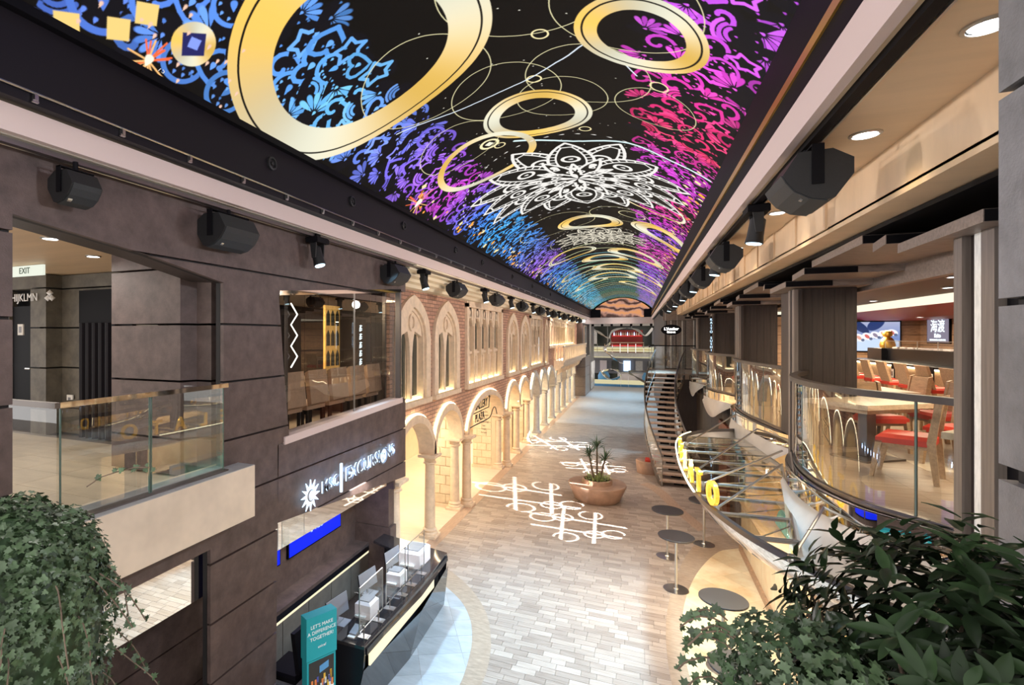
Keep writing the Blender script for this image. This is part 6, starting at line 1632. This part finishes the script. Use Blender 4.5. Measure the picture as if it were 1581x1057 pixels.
# projected pattern lights
def gobo_image():
    n_ = 160; Y, X = np.mgrid[0:n_, 0:n_].astype(np.float32); X = X / n_ * 2 - 1; Y = Y / n_ * 2 - 1; im = np.zeros((n_, n_), np.float32)
    def ln(d, w_=.045): im[:] = np.maximum(im, np.clip((w_ - np.abs(d)) / .03, 0, 1))
    for q in (-.30, .30):
        ln((X * .75 + Y * .66) - q, .045); ln((X * .66 - Y * .75) - q, .045)
    for cx, cy, r in ((.66, .30, .24), (-.66, -.30, .24), (-.30, .62, .24), (.30, -.62, .24), (.05, .45, .2), (-.05, -.45, .2)):
        ln(np.hypot(X - cx, (Y - cy) * 1.2) - r, .035)
    im *= (np.hypot(X, Y) < .93 + .06 * np.sin(7 * np.arctan2(Y, X)))
    rgba = np.ones((n_, n_, 4), np.float32); rgba[..., :3] = im[..., None]
    g_ = bpy.data.images.new('gobo_pattern', n_, n_); g_.colorspace_settings.name = 'Non-Color'; g_.pixels.foreach_set(rgba.ravel()); g_.update(); g_.pack(); return g_
gim = gobo_image()
for loc, tgt, half, e, rot in (((1.0, 11.9, 6.05), (-1.45, 14.0, 0), 10.5, 6000, .2), ((1.0, 12.9, 6.05), (-3.0, 16.0, 0), 11.5, 7000, .5), ((1.0, 18.9, 6.05), (-1.5, 20.5, 0), 10, 9000, .1), ((1.0, 22.6, 6.05), (-3.4, 24.3, 0), 11, 11000, .9)):
    o = lamp('pattern_projector', 'SPOT', loc, e, (1, 1, 1), tgt, .004, spot=half * 2, blend=.05)
    d = o.data; d.use_nodes = True; nt = d.node_tree; em = nt.nodes['Emission']
    tc = nt.nodes.new('ShaderNodeTexCoord'); sp = nt.nodes.new('ShaderNodeSeparateXYZ'); nt.links.new(tc.outputs['Normal'], sp.inputs[0])
    ab_ = nt.nodes.new('ShaderNodeMath'); ab_.operation = 'ABSOLUTE'; nt.links.new(sp.outputs['Z'], ab_.inputs[0])
    cb = nt.nodes.new('ShaderNodeCombineXYZ')
    for k, ax in enumerate('XY'):
        dv = nt.nodes.new('ShaderNodeMath'); dv.operation = 'DIVIDE'; nt.links.new(sp.outputs[ax], dv.inputs[0]); nt.links.new(ab_.outputs[0], dv.inputs[1])
        ma = nt.nodes.new('ShaderNodeMath'); ma.operation = 'MULTIPLY_ADD'; ma.inputs[1].default_value = .5 / math.tan(R(half)); ma.inputs[2].default_value = .5
        nt.links.new(dv.outputs[0], ma.inputs[0]); nt.links.new(ma.outputs[0], cb.inputs[k])
    ti = nt.nodes.new('ShaderNodeTexImage'); ti.image = gim; ti.extension = 'CLIP'; nt.links.new(cb.outputs[0], ti.inputs[0])
    st_ = nt.nodes.new('ShaderNodeMath'); st_.operation = 'MULTIPLY'; st_.inputs[1].default_value = 1.0; nt.links.new(ti.outputs[0], st_.inputs[0]); nt.links.new(st_.outputs[0], em.inputs['Strength'])

# =================================================================== BAR TABLES
def bar_table(x, y, label):
    o = thing('bar_table', label, 'table', (x, y, 0), 'round bar tables')
    MB().lathe([(.30, 1.03), (.33, 1.035), (.33, 1.055), (.325, 1.06), (.001, 1.06)], (x, y, 0), 36).build('tabletop', 'table_black', o)
    MB().lathe([(.026, .03), (.026, 1.03)], (x, y, 0), 14).build('pole', 'steel', o, smooth=True)
    MB().lathe([(.23, .004), (.23, .012), (.05, .022), (.04, .04), (.001, .04)], (x, y, 0), 36).build('base', 'steel', o, smooth=True)
    return o
t0 = bar_table(.60, 12.85, 'round black bar table farthest from the camera on the wood look floor')
dup(t0, (.68, 11.25, 0), 'round black bar table on the wood look floor, just in front of the farthest one')
dup(t0, (1.44, 13.94, 0), 'round black bar table half hidden behind the gold lettered canopy edge')
dup(t0, (1.17, 8.85, 0), 'round black bar table standing alone on the honey coloured tiles')
dup(t0, (1.10, 7.12, 0), 'round black bar table beside the ivy at the bottom edge')

# =================================================================== PLANTER BENCH
pb = thing('planter_bench', 'round tapered stone bench with a planter ring in its middle', 'bench', (-1.17, 16.5, 0))
MB().lathe([(.60, 0), (.62, .03), (.66, .05), (.84, .46), (.84, .50), (.83, .51), (.44, .51)], (-1.17, 16.5, 0), 44).build('stone_seat', 'terracotta_bench', pb, smooth=True)
MB().lathe([(.44, .50), (.44, .63), (.425, .64), (.38, .64), (.38, .55)], (-1.17, 16.5, 0), 40).build('planter_ring', 'terracotta_bench', pb, smooth=True)
MB().lathe([(.385, .54), (.385, .585), (.001, .60)], (-1.17, 16.5, 0), 24).build('soil', 'soil', pb)
pl = thing('dracaena', 'three stemmed spiky dracaena growing in the round stone planter', 'plant', (-1.17, 16.5, .58))
rr = random.Random(12)
for (sx_, sy_, h) in ((0, 0, 1.05), (-.20, -.02, .78), (.20, .05, .68)):
    bx_, by_ = -1.17 + sx_ * .4, 16.5 + sy_; tx_, ty_ = -1.17 + sx_ * 1.15, 16.5 + sy_; tz = .58 + h
    MB().tube([(bx_, by_, .56), ((bx_ + tx_) / 2, by_, .58 + h * .5), (tx_, ty_, tz)], [.035, .028, .022], 8).build('stem', 'bark', pl, smooth=True)
    for k in range(34):
        a = rr.uniform(0, 2 * PI); e_ = rr.uniform(-.35, 1.35); L_ = rr.uniform(.30, .46)
        d_ = Vector((math.cos(a) * math.cos(e_), math.sin(a) * math.cos(e_), math.sin(e_))); s_ = d_.cross(Vector((0, 0, 1))).normalized() * .020
        p_ = Vector((tx_, ty_, tz + rr.uniform(-.12, .06))); m_ = p_ + d_ * L_ * .5 + Vector((0, 0, .01)); e2 = p_ + d_ * L_ - Vector((0, 0, .06 * (1.4 - e_)))
        MB().add([p_ - s_ * .5, p_ + s_ * .5, m_ - s_, m_ + s_, e2, m_ + Vector((0, 0, -.008))], [(0, 1, 5), (0, 5, 2), (1, 3, 5), (2, 5, 4), (5, 3, 4)]).build('leaf', 'leaf_dracaena', pl)
un = thing('variegated_plants', 'low yellow and green variegated plants filling the stone planter', 'plant', (-1.17, 16.5, .58))
for k in range(90):
    a = rr.uniform(0, 2 * PI); q = rr.uniform(.05, .33); e_ = rr.uniform(.3, 1.3); L_ = rr.uniform(.18, .34)
    p_ = Vector((-1.17 + math.cos(a) * q, 16.5 + math.sin(a) * q, .58)); b_ = a + rr.uniform(-1, 1)
    d_ = Vector((math.cos(b_) * math.cos(e_), math.sin(b_) * math.cos(e_), math.sin(e_))); s_ = d_.cross(Vector((0, 0, 1))).normalized() * .028
    m_ = p_ + d_ * L_ * .55; e2 = p_ + d_ * L_ - Vector((0, 0, .05))
    MB().add([p_ - s_ * .3, p_ + s_ * .3, m_ - s_, m_ + s_, e2], [(0, 1, 3, 2), (2, 3, 4)]).build('leaf', 'leaf_variegated', un)

# =================================================================== FOREGROUND PLANTS
def laurel_mesh(L_, W_, seed):
    r_ = random.Random(seed); vs = []; fs = []; n_ = 7
    for i in range(n_):
        t = i / (n_ - 1); wd = W_ * math.sin(PI * min(1, t * .96 + .03)) ** .75 * (1.05 - .45 * t); bend = -.16 * L_ * t * t
        wob = .06 * W_ * math.sin(t * 14 + seed)
        vs += [(-wd, t * L_, bend + wd * .32 + wob), (0, t * L_, bend), (wd, t * L_, bend + wd * .32 - wob)]
        if i:
            a = (i - 1) * 3; b_ = i * 3; fs += [(a, a + 1, b_ + 1, b_), (a + 1, a + 2, b_ + 2, b_ + 1)]
    return vs, fs
def ivy_mesh(S_, seed):
    r_ = random.Random(seed)
    out = [(0, 0), (.42, -.10), (.62, .20), (.36, .36), (.44, .72), (.14, .66), (0, 1.08), (-.14, .66), (-.44, .72), (-.36, .36), (-.62, .20), (-.42, -.10)]
    vs = [(0, .34 * S_, -.05 * S_)] + [(x * S_ * r_.uniform(.85, 1.1), y * S_, (.10 * abs(x) + r_.uniform(-.05, .05)) * S_) for x, y in out]
    return vs, [(0, i, i % 12 + 1) for i in range(1, 13)]
def orient(n_, spin, up=None):
    """matrix whose Z is the leaf normal"""
    z = Vector(n_).normalized(); u = Vector(up) if up is not None else Vector((0, 0, 1))
    y = (u - z * u.dot(z))
    if y.length < 1e-3: y = Vector((0, 1, 0))
    y.normalize(); x = y.cross(z); M = Matrix((x, y, z)).transposed().to_4x4()
    return M @ Matrix.Rotation(spin, 4, 'Z')
def foliage(root, name, spots, meshes, m_single, m_mass, limit=300):
    """the nearest leaves are parts; the rest are joined into one stuff part"""
    base = []
    for k, (vs, fs) in enumerate(meshes):
        me = bpy.data.meshes.new(name); me.from_pydata(vs, [], fs); me.materials.append(MATS[m_single]); me.polygons.foreach_set('use_smooth', [True] * len(fs)); base.append(me)
    camp = Vector((0, 0, 5)) - root.location
    spots.sort(key=lambda s: s[3])
    mass = MB()
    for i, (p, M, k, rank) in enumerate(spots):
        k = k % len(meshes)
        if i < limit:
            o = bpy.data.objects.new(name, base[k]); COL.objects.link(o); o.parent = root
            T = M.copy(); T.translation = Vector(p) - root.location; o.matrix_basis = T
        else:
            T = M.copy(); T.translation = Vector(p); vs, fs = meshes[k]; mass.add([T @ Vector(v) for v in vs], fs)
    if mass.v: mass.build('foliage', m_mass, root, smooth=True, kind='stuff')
def px_of(p):
    d = p[1] * .9202 - p[0] * .3914; return (650 + 790 * (p[0] * .9202 + p[1] * .3914) / d, 518 + 790 * (5 - p[2]) / d, d)
# laurel bush on the right
rr = random.Random(21)
lb = thing('laurel_bush', 'dark glossy laurel bush with long leaves filling the bottom right corner', 'plant', (.76, 1.86, 3.6))
C = Vector((.81, 1.82, 4.08)); RX = Vector((.39, .36, .37))
spots = []
for k in range(330):      # shoots, each with a whorl of leaves
    while True:
        v = Vector((rr.gauss(0, 1), rr.gauss(0, 1), rr.gauss(0, 1))).normalized()
        if v.z > -.55: break
    q = rr.uniform(.72, 1.0) if k < 240 else rr.uniform(.3, .75)
    b_ = C + Vector((v.x * RX.x, v.y * RX.y, v.z * RX.z)) * q
    ax = (Vector((v.x, v.y, v.z * .8 + .45))).normalized()
    for j in range(rr.randint(5, 8)):
        a = j * 2.4 + rr.uniform(-.4, .4); side = ax.orthogonal().normalized(); side = Matrix.Rotation(a, 3, ax) @ side
        dirn = (ax * rr.uniform(.05, .75) + side).normalized(); nrm = (ax - dirn * ax.dot(dirn)).normalized()
        M = orient(nrm, rr.uniform(-.15, .15), dirn)
        p = b_ + ax * (.012 * j) ; u, v_, d = px_of(p + dirn * .05)
        vis = q * 1.0 - (0 if (1150 < u < 1600 and 760 < v_ < 1080) else 1) - d * .35
        spots.append((p, M, rr.randint(0, 5), -vis))
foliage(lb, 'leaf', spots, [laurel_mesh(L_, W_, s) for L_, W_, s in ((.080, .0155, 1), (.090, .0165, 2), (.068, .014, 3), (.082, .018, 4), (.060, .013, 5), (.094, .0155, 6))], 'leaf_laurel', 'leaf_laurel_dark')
for k in range(12):
    a = k * .52; MB().tube([(.75 + .03 * math.cos(a), 1.84 + .03 * math.sin(a), 3.5), (.75 + .12 * math.cos(a), 1.84 + .1 * math.sin(a), 3.85), (.75 + .3 * math.cos(a), 1.84 + .25 * math.sin(a), 4.2)], [.010, .008, .004], 6).build('branch', 'bark', lb)
tr = thing('planter_trough', 'dark planter trough under the laurel at the bottom right', 'planter', (.75, 1.9, 2.9))
MB().bbox(.25, 1.22, 1.5, 2.2, 2.9, 3.45, .02).build('trough_body', 'rest_black', tr); MB().box(.29, 1.18, 1.54, 2.16, 3.45, 3.47).build('soil', 'soil', tr)
# ivy below it
iv = thing('ivy_plant', 'small leaved green ivy spilling out left of the dark laurel', 'plant', (.37, 1.64, 3.9))
spots = []
for k in range(1100):
    while True:
        v = Vector((rr.uniform(-1, 1), rr.uniform(-1, 1), rr.uniform(-1, 1)))
        if .55 < v.length < 1: break
    p = Vector((.39, 1.64, 4.07)) + Vector((v.x * .20, v.y * .17, v.z * .19))
    n_ = (v + Vector((-.3, -.5, .6)) + Vector((rr.gauss(0, .35), rr.gauss(0, .35), rr.gauss(0, .35)))).normalized()
    u, v_, d = px_of(p); spots.append((p, orient(n_, rr.uniform(0, 6.28)), rr.randint(0, 3), d - v.length * .2))
for st_ in range(7):
    a = rr.uniform(2.2, 4.4); p = Vector((.27, 1.62, 4.12)) + Vector((.06 * math.cos(a), .05 * math.sin(a), rr.uniform(-.08, .10)))
    pts_ = [p]
    for q in range(7):
        p = p + Vector((-.016, -.004 + rr.uniform(-.008, .008), .012 - .005 * q)); pts_.append(p)
        spots.append((p, orient((rr.uniform(-.5, .5), -.6, .6), rr.uniform(0, 6.28)), q, 0))
    MB().tube(pts_, .0025, 5).build('vine', 'bark', iv)
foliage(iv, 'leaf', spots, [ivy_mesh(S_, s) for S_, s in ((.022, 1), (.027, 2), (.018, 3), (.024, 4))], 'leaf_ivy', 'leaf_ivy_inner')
hp = thing('wire_hoop', 'thin black wire basket rim at the bottom edge among the ivy', 'hoop', (.2, 1.9, 3.7))
MB().tube([(.36 + .20 * math.cos(t), 1.92 + .16 * math.sin(t), 3.735) for t in np.linspace(1.6, 4.7, 14)], .003, 5).build('rim_wire', 'matte_black', hp)
for t in np.linspace(1.7, 4.6, 9): MB().tube([(.36 + .20 * math.cos(t), 1.92 + .16 * math.sin(t), 3.735), (.36 + .17 * math.cos(t + .1), 1.92 + .13 * math.sin(t + .1), 3.62)], .0022, 5).build('basket_wire', 'matte_black', hp)
# great hanging ivy on the left
li = thing('hanging_ivy', 'large green ivy tumbling over the left bottom corner', 'plant', (-2.6, 1.4, 3.4))
spots = []
C = Vector((-2.62, 1.36, 3.82))
for k in range(7500):
    v = Vector((rr.gauss(0, 1), rr.gauss(0, 1), rr.gauss(0, 1))).normalized()
    if v.z < -.05:            # the hanging curtain
        a = math.atan2(v.y, v.x); dz_ = rr.uniform(0, .95); q = 1 - .18 * dz_ + .05 * math.sin(a * 9 + dz_ * 5)
        p = C + Vector((math.cos(a) * .46 * q, math.sin(a) * .42 * q, -dz_)); out = Vector((math.cos(a), math.sin(a), .25))
        if rr.random() < .25 and dz_ > .6: continue
    else:
        q = rr.uniform(.9, 1.04) * (1 + .06 * math.sin(v.x * 9) * math.cos(v.y * 8)); p = C + Vector((v.x * .46, v.y * .42, v.z * .44)) * q; out = Vector((v.x, v.y, v.z + .2))
    n_ = (out.normalized() + Vector((rr.gauss(0, .4), rr.gauss(0, .4), rr.gauss(0, .4) + .15))).normalized()
    u, v_, d = px_of(p)
    spots.append((p, orient(n_, PI + rr.uniform(-1.2, 1.2)), rr.randint(0, 4), d + (5 if u < -20 or v_ > 1080 else 0)))
for st_ in range(26):           # loose trailing sprays
    a = rr.uniform(-1.2, 1.0); p = C + Vector((math.cos(a) * .45, math.sin(a) * .42, rr.uniform(-.7, .2))); dr = Vector((math.cos(a) * .02, math.sin(a) * .02, -.012)); pts_ = [p]
    for q in range(9):
        dr = dr * .97 + Vector((rr.uniform(-.004, .004), rr.uniform(-.004, .004), -.004)); p = p + dr * rr.uniform(.7, 1.2); pts_.append(p)
        spots.append((p, orient((rr.uniform(-.6, .8), -.7, .5), rr.uniform(0, 6.28)), q, 1.5))
    MB().tube(pts_, .003, 5).build('vine', 'bark', li)
pts_ = [(-2.42, 1.62, 4.28), (-2.38, 1.66, 4.32), (-2.33, 1.71, 4.34), (-2.27, 1.76, 4.355), (-2.22, 1.80, 4.35)]
MB().tube(pts_, .003, 5).build('vine', 'bark', li)
for p in pts_[1:]:
    for q in range(3): spots.append((Vector(p) + Vector((rr.uniform(-.015, .015), 0, rr.uniform(-.012, .012))), orient((.3, -.8, .5), rr.uniform(0, 6)), q, 1.4))
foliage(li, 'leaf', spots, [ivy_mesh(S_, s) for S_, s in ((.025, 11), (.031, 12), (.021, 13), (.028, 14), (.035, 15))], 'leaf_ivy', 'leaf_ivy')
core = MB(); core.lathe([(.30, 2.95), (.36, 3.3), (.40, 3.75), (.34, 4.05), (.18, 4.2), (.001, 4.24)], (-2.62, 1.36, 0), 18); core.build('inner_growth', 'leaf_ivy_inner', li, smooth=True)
tr = thing('planter_trough', 'dark planter trough under the hanging ivy at the bottom left', 'planter', (-2.7, 1.2, 2.6))
MB().bbox(-3.0, -2.3, 1.0, 1.7, 2.5, 2.95, .02).build('trough_body', 'rest_black', tr)
